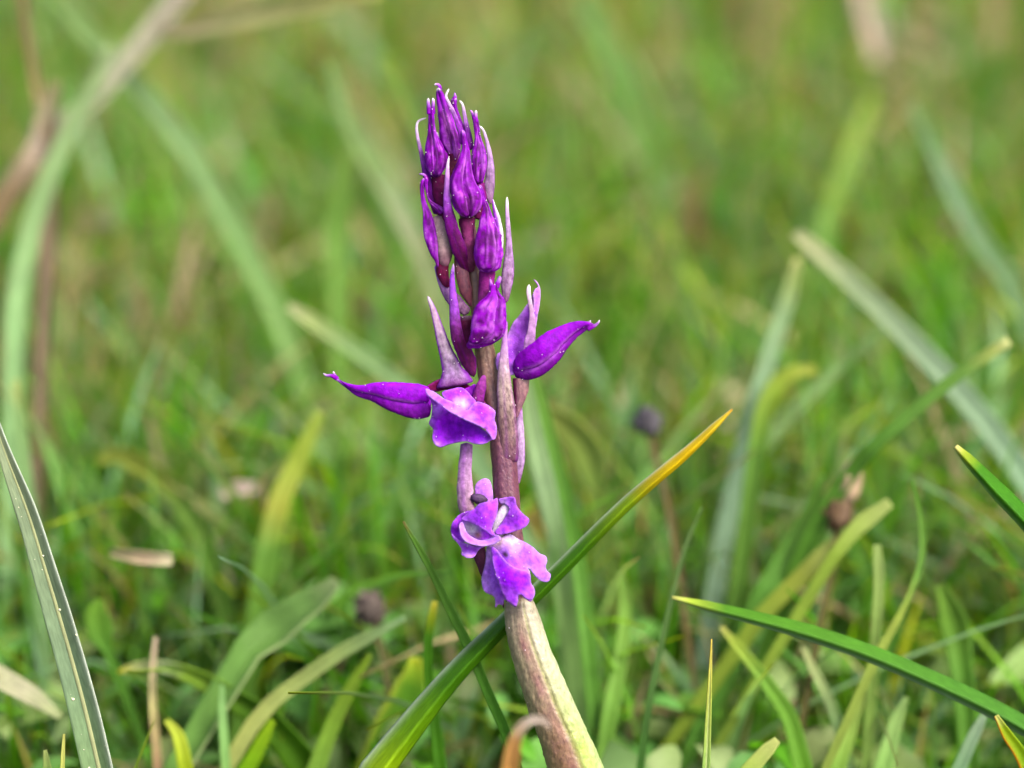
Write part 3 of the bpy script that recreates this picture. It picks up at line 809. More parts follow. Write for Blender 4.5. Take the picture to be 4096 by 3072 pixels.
def loft(name, parent, L, R, d, ratio=.7, pig=None, n=36, m=22, crease=(), nzamp=.05, mat=None, dshift=0.0, pollen=1.0):
    """closed organ between a left and a right outline (photo pixels), ratio = depth over width; d: mm or list along the organ.
    crease: [(angle, depth, width)] grooves or (negative depth) ribs running along it."""
    L, R = spl(L, n), spl(R, n)
    c = (L + R) / 2
    hv = (R - L) / 2
    v = np.linspace(0, 1, n)
    rnd = np.ones(n)
    e = np.clip(v / .035, 0, 1); rnd *= np.sqrt(np.clip(1 - (1 - e) ** 2, .02, 1))
    e = np.clip((1 - v) / .03, 0, 1); rnd *= np.sqrt(np.clip(1 - (1 - e) ** 2, .02, 1))
    hv = hv * rnd[:, None]
    h = np.linalg.norm(hv, axis=1)
    dd = np.full(n, float(d)) if np.isscalar(d) else np.interp(v, np.linspace(0, 1, len(d)), d)
    a = np.linspace(0, 2 * np.pi, m, endpoint=False)
    rr = np.ones((n, m))
    seed = (c[0, 0] * .013 + c[-1, 1] * .007)
    for cr_ in crease:
        ang, dep, wid = cr_[:3]
        da = np.angle(np.exp(1j * (a - ang - .35 * np.sin(3.1 * v + seed)[:, None]))) if len(cr_) > 3 else np.angle(np.exp(1j * (a - ang)))
        if len(cr_) > 3:      # the free edge of an overlapping petal
            st = np.where(da > 0, np.exp(-da / wid), -.35 * np.exp(da / (wid * .5)))
            rr *= 1 + dep * st * np.sin(np.pi * np.clip(v * 1.02, 0, 1))[:, None] ** .6
            continue
        rr *= 1 - dep * np.exp(-(da / wid) ** 2)[None] * np.sin(np.pi * np.clip(v * 1.05, 0, 1))[:, None] ** .5
    ca, sa = np.cos(a), np.sin(a)
    px = c[:, None, 0] + hv[:, None, 0] * ca * rr
    py = c[:, None, 1] + hv[:, None, 1] * ca * rr
    dz = dd[:, None] - h[:, None] * ratio * sa * rr * PXM * 1000
    W = P(px, py, dz).reshape(-1, 3)
    if nzamp:
        cw = P(c[:, 0], c[:, 1], dd)
        rad = (W.reshape(n, m, 3) - cw[:, None])
        nn = nz(W * 1000, .55, seed).reshape(n, m) * .65 + nz(W * 1000, 1.5, seed + 5).reshape(n, m) * .35
        nn = nn + .5 * nz(W * 1000 * np.array([2.6, 2.6, .7]), .8, seed + 9).reshape(n, m)
        W = (cw[:, None] + rad * (1 + nzamp * 2.2 * nn[..., None])).reshape(-1, 3)
    vv, AA = np.broadcast_to(v[:, None], (n, m)), np.broadcast_to(a[None], (n, m))
    col = pig(vv, np.cos(AA), np.sin(AA))
    if col.shape[-1] == 3:
        col = pg4(col, 0)
    F = [(i * m + j, i * m + (j + 1) % m, (i + 1) * m + (j + 1) % m, (i + 1) * m + j) for i in range(n - 1) for j in range(m)]
    F += [tuple(range(m - 1, -1, -1)), tuple((n - 1) * m + j for j in range(m))]
    o = mk(name, W, F, mat or M_PETAL, parent=parent, pig=np.clip(col.reshape(-1, 4), 0, 1))
    if pollen:
        k = (np.sin(AA) > .25).reshape(-1)
        FRONT.append((W[k], pollen * len(W[k])))
    return o


def pathLR(path, widths, n=40):
    """centre line [(x, y)] and widths [(t, px)] -> left and right outlines"""
    A = spl(path, n)
    T = np.gradient(A, axis=0)
    T /= np.linalg.norm(T, axis=1)[:, None]
    N_ = np.stack([T[:, 1], -T[:, 0]], 1)
    # 'left' is to the left of travel downwards
    w_ = np.interp(np.linspace(0, 1, n), [q[0] for q in widths], [q[1] for q in widths])[:, None] / 2
    return A + N_ * w_, A - N_ * w_


def bar(name, parent, path, widths, d, ratio, pig, **kw):
    n_ = kw.get('n', 36)
    L, R = pathLR(path, widths, n_)
    return loft(name, parent, L, R, d, ratio, pig, **kw)


def tps(ctrl):
    c = np.array(ctrl, float)
    X = c[:, :2] / 100.0
    n_ = len(X)
    r = np.linalg.norm(X[:, None] - X[None], axis=2)
    Kk = np.where(r > 0, r * r * np.log(r + 1e-9), 0)
    Pm = np.hstack([np.ones((n_, 1)), X])
    M = np.zeros((n_ + 3, n_ + 3))
    M[:n_, :n_] = Kk + .02 * np.eye(n_)
    M[:n_, n_:] = Pm
    M[n_:, :n_] = Pm.T
    sol = np.linalg.solve(M, np.concatenate([c[:, 2], np.zeros(3)]))

    def f(x, y):
        q = np.stack([x, y], -1) / 100.0
        rr = np.linalg.norm(q[:, None] - X[None], axis=2)
        U = np.where(rr > 0, rr * rr * np.log(rr + 1e-9), 0)
        return U @ sol[:n_] + sol[n_] + q @ sol[n_ + 1:]
    return f


def sheet(name, parent, outline, ctrl, pig, step=7.0, thick=.00020, ruffle=.12, mat=None, smooth_outline=True, seed=1.0, pollen=1.0):
    """a petal: photo-pixel outline filled with triangles, depth (mm) from the control points, rim ruffled."""
    pts = np.array(outline, float)
    per = np.linalg.norm(np.diff(np.vstack([pts, pts[:1]]), axis=0), axis=1).sum()
    nb = max(24, int(per / step))
    cl = spl(np.vstack([pts[-2:], pts, pts[:2]]), nb * 3) if smooth_outline else None
    # closed Catmull-Rom
    q = np.vstack([pts[-1:], pts, pts[:2]])
    out = []
    for i in range(1, len(q) - 2):
        t = np.linspace(0, 1, 10, endpoint=False)[:, None]
        a, b, c, e = q[i - 1], q[i], q[i + 1], q[i + 2]
        out.append(.5 * (2 * b + (c - a) * t + (2 * a - 5 * b + 4 * c - e) * t ** 2 + (3 * b - a - 3 * c + e) * t ** 3))
    out = np.vstack(out)
    s = np.concatenate([[0], np.cumsum(np.linalg.norm(np.diff(np.vstack([out, out[:1]]), axis=0), axis=1))])
    u = np.linspace(0, s[-1], nb, endpoint=False)
    ob = np.vstack([out, out[:1]])
    B = np.stack([np.interp(u, s, ob[:, 0]), np.interp(u, s, ob[:, 1])], 1)
    x0, y0 = B.min(0); x1, y1 = B.max(0)
    gx, gy = np.meshgrid(np.arange(x0, x1, step), np.arange(y0, y1, step * .87))
    gx = gx + (np.arange(gx.shape[0])[:, None] % 2) * step * .5
    G = np.stack([gx.ravel(), gy.ravel()], 1)
    a, b = B, np.roll(B, -1, 0)
    # inside test and distance to rim
    def inside(Q):
        r = np.zeros(len(Q), bool)
        for p1, p2 in zip(a, b):
            cnd = (p1[1] > Q[:, 1]) != (p2[1] > Q[:, 1])
            with np.errstate(divide='ignore', invalid='ignore'):
                xi = (p2[0] - p1[0]) * (Q[:, 1] - p1[1]) / (p2[1] - p1[1]) + p1[0]
            r ^= cnd & (Q[:, 0] < xi)
        return r
    def rim(Q):
        return np.min(np.linalg.norm(Q[:, None] - B[None], axis=2), axis=1)
    G = G[inside(G)]
    G = G[rim(G) > step * .6]
    V2 = [Vector(v) for v in np.vstack([B, G])]
    ed = [(i, (i + 1) % nb) for i in range(nb)]
    vo, _, fo, *_r = delaunay_2d_cdt(V2, ed, [], 1, 1e-4)
    Q = np.array([(v.x, v.y) for v in vo])
    fo = [tuple(f) for f in fo]
    rd = rim(Q)
    dz = tps(ctrl)(Q[:, 0], Q[:, 1])
    nq = np.array([mnoise.noise(Vector((x * .022 + seed, y * .022, seed))) for x, y in Q])
    n2 = np.array([mnoise.noise(Vector((x * .06 + seed, y * .06, seed * 2))) for x, y in Q])
    dz = dz + ruffle * (2.2 * nq * np.exp(-rd / 30.0) + .8 * n2 * (.4 + np.exp(-rd / 20.0)))
    W = P(Q[:, 0], Q[:, 1], dz)
    col = pig(Q[:, 0], Q[:, 1], rd, nq, n2)
    if col.shape[-1] == 3:
        col = pg4(col, 0)
    o = mk(name, W, fo, mat or M_PETAL, parent=parent, pig=np.clip(col, 0, 1), thick=thick)
    if pollen:
        FRONT.append((W - FWD * thick * .5, pollen * len(W)))
    return o


# pigments
def pig_bud(tip=.10, fade=None, base=None, tipc=WHITE):
    """purple hood: whitish tip, crease shade painted as dark seam lines, optional pale patch, maroon base"""
    sd0 = random.uniform(0, 50)

    def f(v, ca, sa):
        an = np.arctan2(sa, ca)
        q = np.stack([np.cos(an) * 1.6, np.sin(an) * 1.6, v * 5], -1).reshape(-1, 3)
        blot = nz(q, 1.0, sd0).reshape(v.shape) + .5 * nz(q, 2.7, sd0 + 3).reshape(v.shape)
        c = np.broadcast_to(PUR, v.shape + (3,))
        c = lerp(c, np.broadcast_to(DEEP, c.shape), .9 * sstep(.0, .4, -blot))
        c = lerp(c, np.broadcast_to(C(200, 96, 226), c.shape), .85 * sstep(.05, .5, blot) * sstep(.15, .4, v))
        for s0, w0 in ((.28, .05), (-.34, .04), (.72, .05)):
            c = lerp(c, np.broadcast_to(C(70, 0, 84), c.shape), .8 * np.exp(-((ca - s0 - .16 * np.sin(4 * v + sd0)) / w0) ** 2) * (sa > 0) * sstep(.15, .35, v) * (1 - sstep(.8, 1, v)))  # dark seam lines: shade of the petal creases put into the pigment
            c = lerp(c, np.broadcast_to(C(196, 90, 232), c.shape), .5 * np.exp(-((ca - s0 - .09 - .16 * np.sin(4 * v + sd0)) / w0) ** 2) * (sa > 0) * sstep(.15, .35, v) * (1 - sstep(.8, 1, v)))
        c = lerp(c, np.broadcast_to(VIV, c.shape), .35 * sstep(.75, 1, np.abs(ca)))
        if tip > .025:
            c = lerp(np.broadcast_to(tipc, c.shape), c, sstep(0, tip, v))
        if fade is not None:
            c = lerp(c, np.broadcast_to(fade[0], c.shape), fade[3] * np.exp(-((v - fade[1]) / fade[2]) ** 2) * np.exp(-((ca - fade[4]) / .45) ** 2) * (.6 + blot))
        if base is not None:
            c = lerp(c, np.broadcast_to(MAR, c.shape), sstep(base, 1.0, v))
        return pg4(c, .10 + .3 * v)
    return f


def pig_bract(stops, fleck=.25, edge=None):
    bs = random.uniform(0, 60)

    def f(v, ca, sa):
        c = grad(v, stops)
        q = np.stack([ca * 1.5, sa * 1.5, v * 7], -1).reshape(-1, 3)
        c = lerp(c, c * .55, .9 * sstep(.0, .5, nz(q, 1.0, bs).reshape(v.shape)) * sstep(.1, .3, v))
        c = lerp(c, np.broadcast_to(C(120, 10, 150), c.shape), (.5 * sstep(.6, .98, np.abs(ca)) + .35 * np.exp(-((ca - .1) / .1) ** 2)) * sstep(.2, .5, v))
        if edge is not None:
            c = lerp(c, np.broadcast_to(edge, c.shape), sstep(.55, .95, np.abs(ca)))
        return pg4(c, fleck * sstep(.15, .6, v))
    return f


BR_W = [(0, WHITE), (.25, C(206, 160, 224)), (.6, C(160, 60, 200)), (1, C(120, 10, 150))]
BR_P = [(0, WHITE), (.12, C(210, 170, 226)), (.5, C(190, 150, 206)), (.85, C(176, 140, 180)), (1, C(130, 70, 120))]

# axis of the spike
stem_path = [(1826, 590), (1838, 700), (1862, 850), (1886, 980), (1898, 1090), (1918, 1250), (1938, 1400), (1962, 1540), (1994, 1680), (2012, 1800), (2024, 1960), (2036, 2130), (2060, 2300), (2092, 2480), (2130, 2640)]


def pig_stem(v, ca, sa):
    c = grad(v, [(0, MAR), (.2, C(110, 44, 84)), (.24, C(118, 90, 72)), (.40, C(136, 104, 82)), (.5, C(120, 80, 80)), (.62, C(112, 62, 82)), (.75, C(120, 74, 84)), (1, C(126, 90, 86))])
    st = np.exp(-((ca + .15) / .12) ** 2) + np.exp(-((ca - .62) / .1) ** 2) + np.exp(-((ca + .8) / .15) ** 2)
    c = lerp(c, np.broadcast_to(C(84, 40, 52), c.shape), .5 * st)
    return pg4(c, .15 + .6 * sstep(.42, .62, v))


bar('stem', ORCHID, stem_path, [(0, 40), (.15, 56), (.3, 66), (.42, 84), (.55, 98), (.7, 108), (1, 112)], 1.6, .95, pig_stem, n=90, m=28,
    crease=[(math.pi * .52, .10, .16), (math.pi * .25, .07, .12), (math.pi * .78, .07, .12)], nzamp=.035, mat=M_STEM, pollen=.6)

# lower sheathing leaf around the stem
SL = [(2080, 2384), (2040, 2400), (2018, 2420), (2020, 2500), (2032, 2570), (2050, 2640), (2077, 2730), (2107, 2826), (2146, 2926), (2190, 3072), (2226, 3190)]
SR = [(2084, 2384), (2118, 2392), (2138, 2412), (2166, 2486), (2197, 2580), (2240, 2680), (2272, 2752), (2321, 2864), (2370, 2964), (2416, 3072), (2470, 3200)]


def pig_sheath(v, ca, sa):
    g0 = grad(v, [(0, C(150, 134, 112)), (.15, C(156, 142, 116)), (.4, C(158, 146, 112)), (.65, C(156, 140, 104)), (1, C(146, 130, 88))])
    gr = grad(v, [(0, C(150, 138, 114)), (.25, C(174, 170, 144)), (.5, C(160, 168, 114)), (.75, C(146, 170, 66)), (1, C(152, 184, 70))])
    gr = lerp(gr, np.broadcast_to(C(180, 192, 148), gr.shape), .5 * sstep(.5, .95, ca) * sstep(.1, .3, v))  # paler right flank: the sheen on that side painted into the colour
    c = lerp(g0, gr, sstep(.0, .45, ca))
    wob = nz(np.stack([ca * 2, sa * 2, v * 12], -1).reshape(-1, 3), 1.0, 4.0).reshape(v.shape)
    ms = np.exp(-((ca + .22 - .15 * v + .22 * wob) / .30) ** 2) * sstep(.08, .3, v) * (.75 + .7 * wob)
    c = lerp(c, np.broadcast_to(C(146, 94, 94), c.shape), .75 * ms)
    c = lerp(c, np.broadcast_to(C(136, 84, 60), c.shape), .5 * np.exp(-((ca + .35) / .5) ** 2) * sstep(.5, .8, v))
    c = lerp(c, np.broadcast_to(C(124, 134, 50), c.shape), .7 * np.exp(-((ca - .18 - .05 * v) / .06) ** 2) * sstep(.03, .12, v) * (1 - sstep(.6, .9, v)))
    return pg4(c, .25 * (1 - sstep(.1, .5, ca)))


loft('sheath_leaf', ORCHID, SL, SR, [0.7, .9, 1.2, 1.5, 2.0], .85, pig_sheath, n=80, m=72,
     crease=[(math.acos(.2), .10, .07), (math.acos(.5), .04, .06), (math.acos(-.1), .02, .05), (math.acos(-.5), .03, .06), (math.acos(.75), .03, .06)], nzamp=.028, mat=M_STEM, pollen=.5)

def sepal_pair(parent, L, R, d, pig, lap=(.60, .42), lift=.28, flip=False, n=44, ratio=1.0, wave=.07, v0=0.0):
    """two sepals lapping over each other along the organ, each a loft of its own"""
    Lr, Rr = spl(L, n), spl(R, n)
    v = np.linspace(0, 1, n)[:, None]
    ph = random.uniform(0, 6)
    w1 = lap[0] + wave * np.sin(5 * v + ph)
    w2 = lap[1] + wave * np.sin(4 * v + ph + 1)
    k = np.clip(np.linalg.norm(Rr - Lr, axis=1).max() * PXM * 500, .2, 2.5)
    dd = np.asarray(d, float) if not np.isscalar(d) else np.array([d, d])
    mid1, mid2 = Lr + (Rr - Lr) * w1, Lr + (Rr - Lr) * w2
    a_, b_ = (Lr - (Rr - Lr) * .01, mid1), (mid2, Rr + (Rr - Lr) * .01)

    def rimmed(sgn):
        def f(vv, ca, sa):
            c = pig(vv, ca * .5 - sgn * .5, sa)
            e = sstep(.62, .97, ca * sgn) * sstep(.06, .25, vv) * (1 - sstep(.85, 1, vv))
            al = c[..., 3]
            return pg4(lerp(c[..., :3], np.broadcast_to(C(206, 110, 236), c.shape[:-1] + (3,)), .55 * e), al)
        return f
    s1, s2 = (lift, lift * .15) if not flip else (lift * .15, lift)
    loft('sepal', parent, a_[0][::3], a_[1][::3], list(dd - k * s1), ratio, rimmed(1), n=n, m=32, nzamp=.05, crease=((1.7, .10, .12),))
    loft('sepal', parent, b_[0][::3], b_[1][::3], list(dd - k * s2), ratio, rimmed(-1), n=n, m=32, nzamp=.05, crease=((1.3, .10, .12),))


# --- the closed buds near the top
buds = {}


def bud(L, R, d, ratio=.75, pig=None, crease=((1.25, .20, .5, 1), (2.35, .12, .4, 1), (.45, .14, .3, 1), (1.9, .10, .10)), **kw):
    kw.setdefault('m', 44)
    kw.setdefault('nzamp', .07)
    kw.pop('n', None)
    p_ = pig or pig_bud()
    o = loft('bud', ORCHID, L, R, d + .15, ratio, p_, crease=list(crease), n=44, **kw)
    sepal_pair(o, L, R, d, p_, flip=random.random() < .5)
    return o


def prong(parent, path, w0, w1, d, tipc=WHITE, base=PUR, ratio=.8, name='sepal_tip'):
    return bar(name, parent, path, [(0, w0 * .55), (.12, w0), (1, w1)], d, ratio, lambda v, ca, sa: grad(v, [(0, tipc), (.25, LIL), (.6, base), (1, base)]), n=16, m=10, pollen=0)


# tallest bud, top
b2 = bud([(1746, 352), (1744, 380), (1750, 430), (1755, 490), (1757, 540), (1766, 582), (1781, 602), (1796, 630), (1806, 672)],
         [(1757, 350), (1772, 368), (1786, 402), (1801, 442), (1816, 492), (1831, 532), (1842, 570), (1838, 610), (1818, 672)], .3,
         pig=pig_bud(.05, (C(206, 130, 190), .52, .2, .8, -.1), .72))
prong(b2, [(1736, 339), (1748, 338), (1758, 345), (1760, 366)], 9, 20, .2)
b1 = bud([(1716, 430), (1713, 470), (1711, 530), (1703, 575), (1699, 615), (1704, 660), (1721, 698), (1738, 712)],
         [(1733, 430), (1737, 470), (1744, 525), (1760, 562), (1776, 592), (1790, 626), (1789, 652), (1760, 708)], -.6, pig=pig_bud(.02, (MAGE, .75, .2, .6, .2)))
prong(b1, [(1713, 392), (1713, 412), (1718, 460)], 11, 22, -.8)
prong(b1, [(1731, 391), (1733, 410), (1730, 460)], 11, 22, -.6)
b3 = bud([(1806, 392), (1803, 402), (1812, 440), (1830, 500), (1846, 560), (1856, 620)], [(1830, 392), (1828, 420), (1839, 462), (1856, 505), (1872, 562), (1884, 620)], 2.3, pig=pig_bud(.03))
prong(b3, [(1818, 370), (1820, 384), (1817, 402)], 6, 24, 2.3, tipc=LIL)
b4 = bud([(1889, 466), (1894, 505), (1899, 550), (1894, 578), (1886, 618), (1888, 678), (1896, 722), (1912, 738)],
         [(1908, 462), (1915, 492), (1922, 542), (1932, 572), (1945, 612), (1948, 650), (1944, 684), (1930, 738)], .9, pig=pig_bud(.02, (C(166, 90, 200), .62, .2, .6, .4)))
prong(b4, [(1880, 441), (1888, 450), (1896, 480)], 9, 14, .9, tipc=LIL)
prong(b4, [(1904, 441), (1903, 458), (1902, 492)], 10, 22, .7)
b6 = bud([(1846, 520), (1847, 560), (1848, 590), (1836, 628), (1820, 670), (1806, 708), (1800, 742), (1807, 790), (1816, 832), (1838, 858), (1862, 872)],
         [(1858, 520), (1868, 558), (1878, 600), (1884, 642), (1891, 692), (1905, 735), (1921, 762), (1931, 792), (1927, 828), (1902, 860), (1880, 872)], -2.4, .7,
         pig=pig_bud(.06, (C(150, 40, 160), .85, .2, .6, .1), tipc=LIL), crease=((1.0, .22, .4, 1), (1.8, .12, .3, 1), (2.5, .14, .3, 1), (1.45, .12, .10)), n=50)
# the magenta column under it
bar('ovary', b6, [(1866, 866), (1872, 930), (1880, 1010), (1886, 1090)], [(0, 70), (.4, 50), (.85, 46), (1, 20)], [-1.2, -1.0, .5], .8, lambda v, ca, sa: pg4(grad(v, [(0, MAR), (.4, C(150, 60, 120)), (1, C(130, 60, 90))]), .4), nzamp=.08)
bar('ovary', b1, [(1752, 696), (1760, 760), (1776, 830), (1800, 900)], [(0, 56), (.4, 66), (1, 66)], .2, .8, lambda v, ca, sa: pg4(grad(v, [(0, MAR), (.5, C(104, 8, 80)), (1, C(120, 20, 90))]), .4), nzamp=.08)
bar('ovary', b2, [(1812, 610), (1812, 680), (1808, 760)], [(0, 44), (1, 50)], .2, .8, lambda v, ca, sa: pg4(grad(v, [(0, MAR), (1, C(150, 80, 90))]), .5), nzamp=.08)
bar('ovary', b4, [(1918, 726), (1925, 800), (1920, 880)], [(0, 40), (1, 50)], 1.4, .8, lambda v, ca, sa: pg4(grad(v, [(0, MAGE), (1, MAR)]), .3), nzamp=.08)

# left bud opening, with hooked tip
b8 = loft('bud', ORCHID, [(1688, 712), (1681, 728), (1680, 756), (1685, 812), (1692, 852), (1691, 902), (1695, 942), (1708, 986), (1723, 1022), (1738, 1042), (1748, 1070)],
          [(1704, 712), (1700, 735), (1697, 770), (1706, 812), (1724, 850), (1738, 892), (1750, 935), (1754, 970), (1752, 1010), (1754, 1040), (1756, 1070)], -.8, .5,
          pig_bud(.03, (C(150, 60, 180), .7, .2, .6, .8), tipc=LIL), nzamp=.05)
prong(b8, [(1676, 696), (1690, 697), (1702, 706), (1706, 730)], 8, 18, -.8, tipc=LIL, base=C(160, 30, 180))
loft('sepal', b8, [(1702, 712), (1699, 740), (1704, 775), (1716, 812), (1740, 838), (1762, 862)], [(1710, 712), (1711, 745), (1714, 785), (1730, 806), (1756, 820), (1786, 838)], -1.1, .5, pig_bud(.03, tipc=LIL))
bar('ovary', b8, [(1748, 862), (1764, 930), (1778, 1000), (1776, 1070)], [(0, 44), (.35, 74), (.7, 70), (.9, 50), (1, 26)], [-.1, -.1, .3], .8,
    lambda v, ca, sa: pg4(grad(v, [(0, C(186, 150, 160)), (.5, C(186, 160, 158)), (1, C(150, 90, 120))]), .2))
bar('ovary', b8, [(1772, 1040), (1770, 1090), (1792, 1150)], [(0, 50), (.5, 48), (.85, 34), (1, 14)], .5, .8, lambda v, ca, sa: pg4(grad(v, [(0, C(96, 10, 50)), (1, C(120, 20, 80))]), .5))

# right tall bud
bar('ovary', ORCHID, [(1836, 1010), (1850, 1100), (1866, 1170), (1888, 1230)], [(0, 40), (.3, 56), (.7, 50), (1, 12)], [.3, .6, 1.3], .8, lambda v, ca, sa: pg4(grad(v, [(0, MAR), (.4, C(150, 84, 96)), (1, C(130, 60, 80))]), .5), mat=M_STEM)
b9 = loft('bud', ORCHID, [(1914, 742), (1908, 752), (1920, 772), (1929, 812), (1932, 842), (1921, 872), (1912, 912), (1904, 945), (1900, 982), (1900, 1032), (1905, 1062), (1922, 1090)],
          [(1922, 738), (1931, 748), (1943, 792), (1957, 826), (1972, 872), (1987, 906), (1999, 938), (2002, 964), (2006, 992), (2006, 1032), (2002, 1062), (1975, 1092)], -2.2, .55,
          pig_bud(.06, (C(140, 20, 200), .8, .2, .5, .0), tipc=LIL), crease=((1.2, .16, .4, 1), (2.2, .10, .3, 1), (.35, .24, .2, 1), (1.7, .10, .1)), n=50, m=44, nzamp=.08)
sepal_pair(b9, [(1914, 742), (1908, 752), (1920, 772), (1929, 812), (1932, 842), (1921, 872), (1912, 912), (1904, 945), (1900, 982), (1900, 1032), (1905, 1062), (1922, 1088)],
           [(1922, 738), (1931, 748), (1943, 792), (1957, 826), (1972, 872), (1987, 906), (1999, 938), (2002, 964), (2006, 992), (2006, 1032), (2002, 1062), (1975, 1090)], -2.3, pig_bud(.06, tipc=LIL), lap=(.74, .60), ratio=.75)
loft('sepal', b9, [(1968, 796), (1970, 830), (1976, 880), (1984, 930), (1990, 990), (1994, 1050)], [(1973, 795), (1986, 832), (2001, 872), (2010, 914), (2014, 952), (2008, 1050)], -.4, .45,
     lambda v, ca, sa: pg4(lerp(np.broadcast_to(C(160, 60, 210), v.shape + (3,)), np.broadcast_to(C(230, 206, 240), v.shape + (3,)), sstep(-.1, .5, ca)), .1))
bar('ovary', b9, [(1948, 1080), (1946, 1130), (1938, 1200), (1930, 1260)], [(0, 64), (.5, 60), (1, 40)], -.9, .8, lambda v, ca, sa: pg4(grad(v, [(0, MAGE), (.5, C(140, 40, 130)), (1, C(150, 80, 130))]), .3))

# bracts (each one a part)
WB = [(0, 7), (.15, 11), (.45, 17), (.75, 30), (1, 26)]


def bract(path, widths, d, stops, ratio=.45, fleck=.25, edge=None, **kw):
    return bar('bract', ORCHID, path, widths, d, ratio, pig_bract(stops, fleck, edge), **kw)


bract([(1796, 355), (1784, 382), (1790, 402), (1806, 432), (1821, 466), (1834, 502), (1846, 540), (1850, 580)], [(0, 7), (.25, 12), (.6, 20), (.9, 28), (1, 20)], -2.6, BR_W)
bract([(1837, 402), (1850, 418), (1858, 458), (1866, 500), (1875, 540), (1884, 600)], [(0, 7), (.25, 14), (.7, 24), (1, 26)], 1.6, BR_W)
bract([(1707, 471), (1684, 479), (1669, 491), (1667, 525), (1675, 570), (1687, 620), (1700, 670), (1716, 725), (1738, 790), (1762, 860)], [(0, 6), (.15, 11), (.4, 17), (.6, 34), (.8, 56), (1, 50)], .5,
      [(0, WHITE), (.2, C(220, 190, 230)), (.4, C(170, 90, 200)), (.6, C(134, 20, 180)), (1, C(110, 4, 130))])
bract([(1917, 503), (1934, 522), (1946, 560), (1957, 610), (1962, 660), (1960, 720), (1958, 770), (1962, 818)], [(0, 7), (.2, 13), (.4, 22), (.6, 34), (.78, 44), (.9, 34), (1, 10)], 1.5, BR_P, fleck=.3)
bract([(1752, 449), (1753, 470)], [(0, 4), (1, 8)], 1.0, [(0, WHITE), (1, LIL)], n=8)
bract([(1748, 528), (1754, 560), (1764, 610)], [(0, 6), (.3, 14), (1, 18)], .2, [(0, WHITE), (.3, LIL), (1, PUR)], n=16)
bract([(1796, 627), (1791, 660), (1788, 740), (1790, 810), (1800, 880), (1820, 950), (1845, 1020), (1872, 1096)], [(0, 6), (.1, 14), (.3, 26), (.45, 40), (.6, 54), (.8, 60), (.93, 40), (1, 14)], [-3.0, -3.0, -2.6, -1.6, .4],
      [(0, WHITE), (.12, C(200, 140, 220)), (.35, C(166, 80, 210)), (.5, C(130, 20, 150)), (.65, C(110, 6, 110)), (1, C(104, 20, 70))], fleck=.5, n=50)
bract([(2028, 787), (2029, 850), (2033, 920), (2036, 990), (2034, 1060), (2028, 1120), (2024, 1180), (2020, 1215)], [(0, 8), (.08, 12), (.3, 20), (.5, 28), (.65, 46), (.8, 50), (.92, 30), (1, 16)], .8, BR_P, fleck=.4)
bract([(1744, 1060), (1764, 1110), (1790, 1166), (1830, 1214), (1874, 1254)], [(0, 20), (.3, 40), (.7, 56), (1, 40)], .9, [(0, C(150, 70, 200)), (.3, C(170, 120, 190)), (1, C(150, 110, 140))], fleck=.45)
bract([(1814, 1054), (1809, 1110), (1812, 1180), (1818, 1250), (1824, 1310), (1842, 1370), (1868, 1430), (1896, 1508)], [(0, 7), (.1, 18), (.3, 32), (.5, 46), (.65, 62), (.85, 66), (.95, 40), (1, 12)], [-1.0, -1.0, -1.0, -.4, 1.0],
      [(0, C(200, 170, 220)), (.08, C(156, 70, 210)), (.4, C(160, 76, 206)), (.55, C(140, 50, 150)), (.68, C(108, 10, 90)), (1, C(120, 40, 100))], fleck=.5, ratio=.6, n=50)
bract([(1711, 1184), (1730, 1230), (1752, 1300), (1772, 1370), (1792, 1430), (1812, 1494), (1822, 1548)], [(0, 10), (.15, 24), (.4, 40), (.6, 56), (.8, 80), (.95, 140), (1, 158)], .4,
      [(0, C(226, 210, 220)), (.15, C(196, 160, 190)), (.6, C(200, 176, 200)), (.85, C(190, 150, 206)), (1, C(120, 20, 130))], fleck=.35, edge=C(150, 60, 190), n=50)
bract([(2028, 1284), (2020, 1350), (2016, 1440), (2016, 1520), (2022, 1600), (2028, 1690), (2032, 1780), (2032, 1856)], [(0, 6), (.1, 18), (.25, 36), (.45, 60), (.6, 72), (.8, 82), (.93, 86), (1, 80)], [-1.3, -1.3, -1.1, -.6, .35, .9],
      [(0, C(170, 80, 200)), (.12, C(170, 110, 190)), (.3, C(184, 150, 176)), (.45, C(184, 160, 152)), (.65, C(160, 130, 124)), (.85, C(126, 90, 92)), (1, C(90, 34, 70))], fleck=.6, ratio=.5, n=56, mat=M_STEM)
bract([(2080, 1612), (2080, 1690), (2082, 1780), (2080, 1860), (2070, 1940)], [(0, 14), (.3, 32), (.7, 36), (1, 14)], 2.2, [(0, C(150, 60, 170)), (.3, C(210, 180, 220)), (.7, C(206, 170, 220)), (1, C(150, 90, 150))], fleck=.3)
bract([(1938, 1500), (1922, 1556), (1908, 1612)], [(0, 14), (.4, 44), (1, 50)], -1.0, [(0, C(150, 60, 150)), (1, C(140, 30, 140))], fleck=.4, n=20)
bract([(2014, 2434), (2012, 2400), (2004, 2350)], [(0, 6), (.5, 12), (1, 16)], .4, [(0, C(96, 50, 76)), (1, C(96, 40, 80))], n=12)

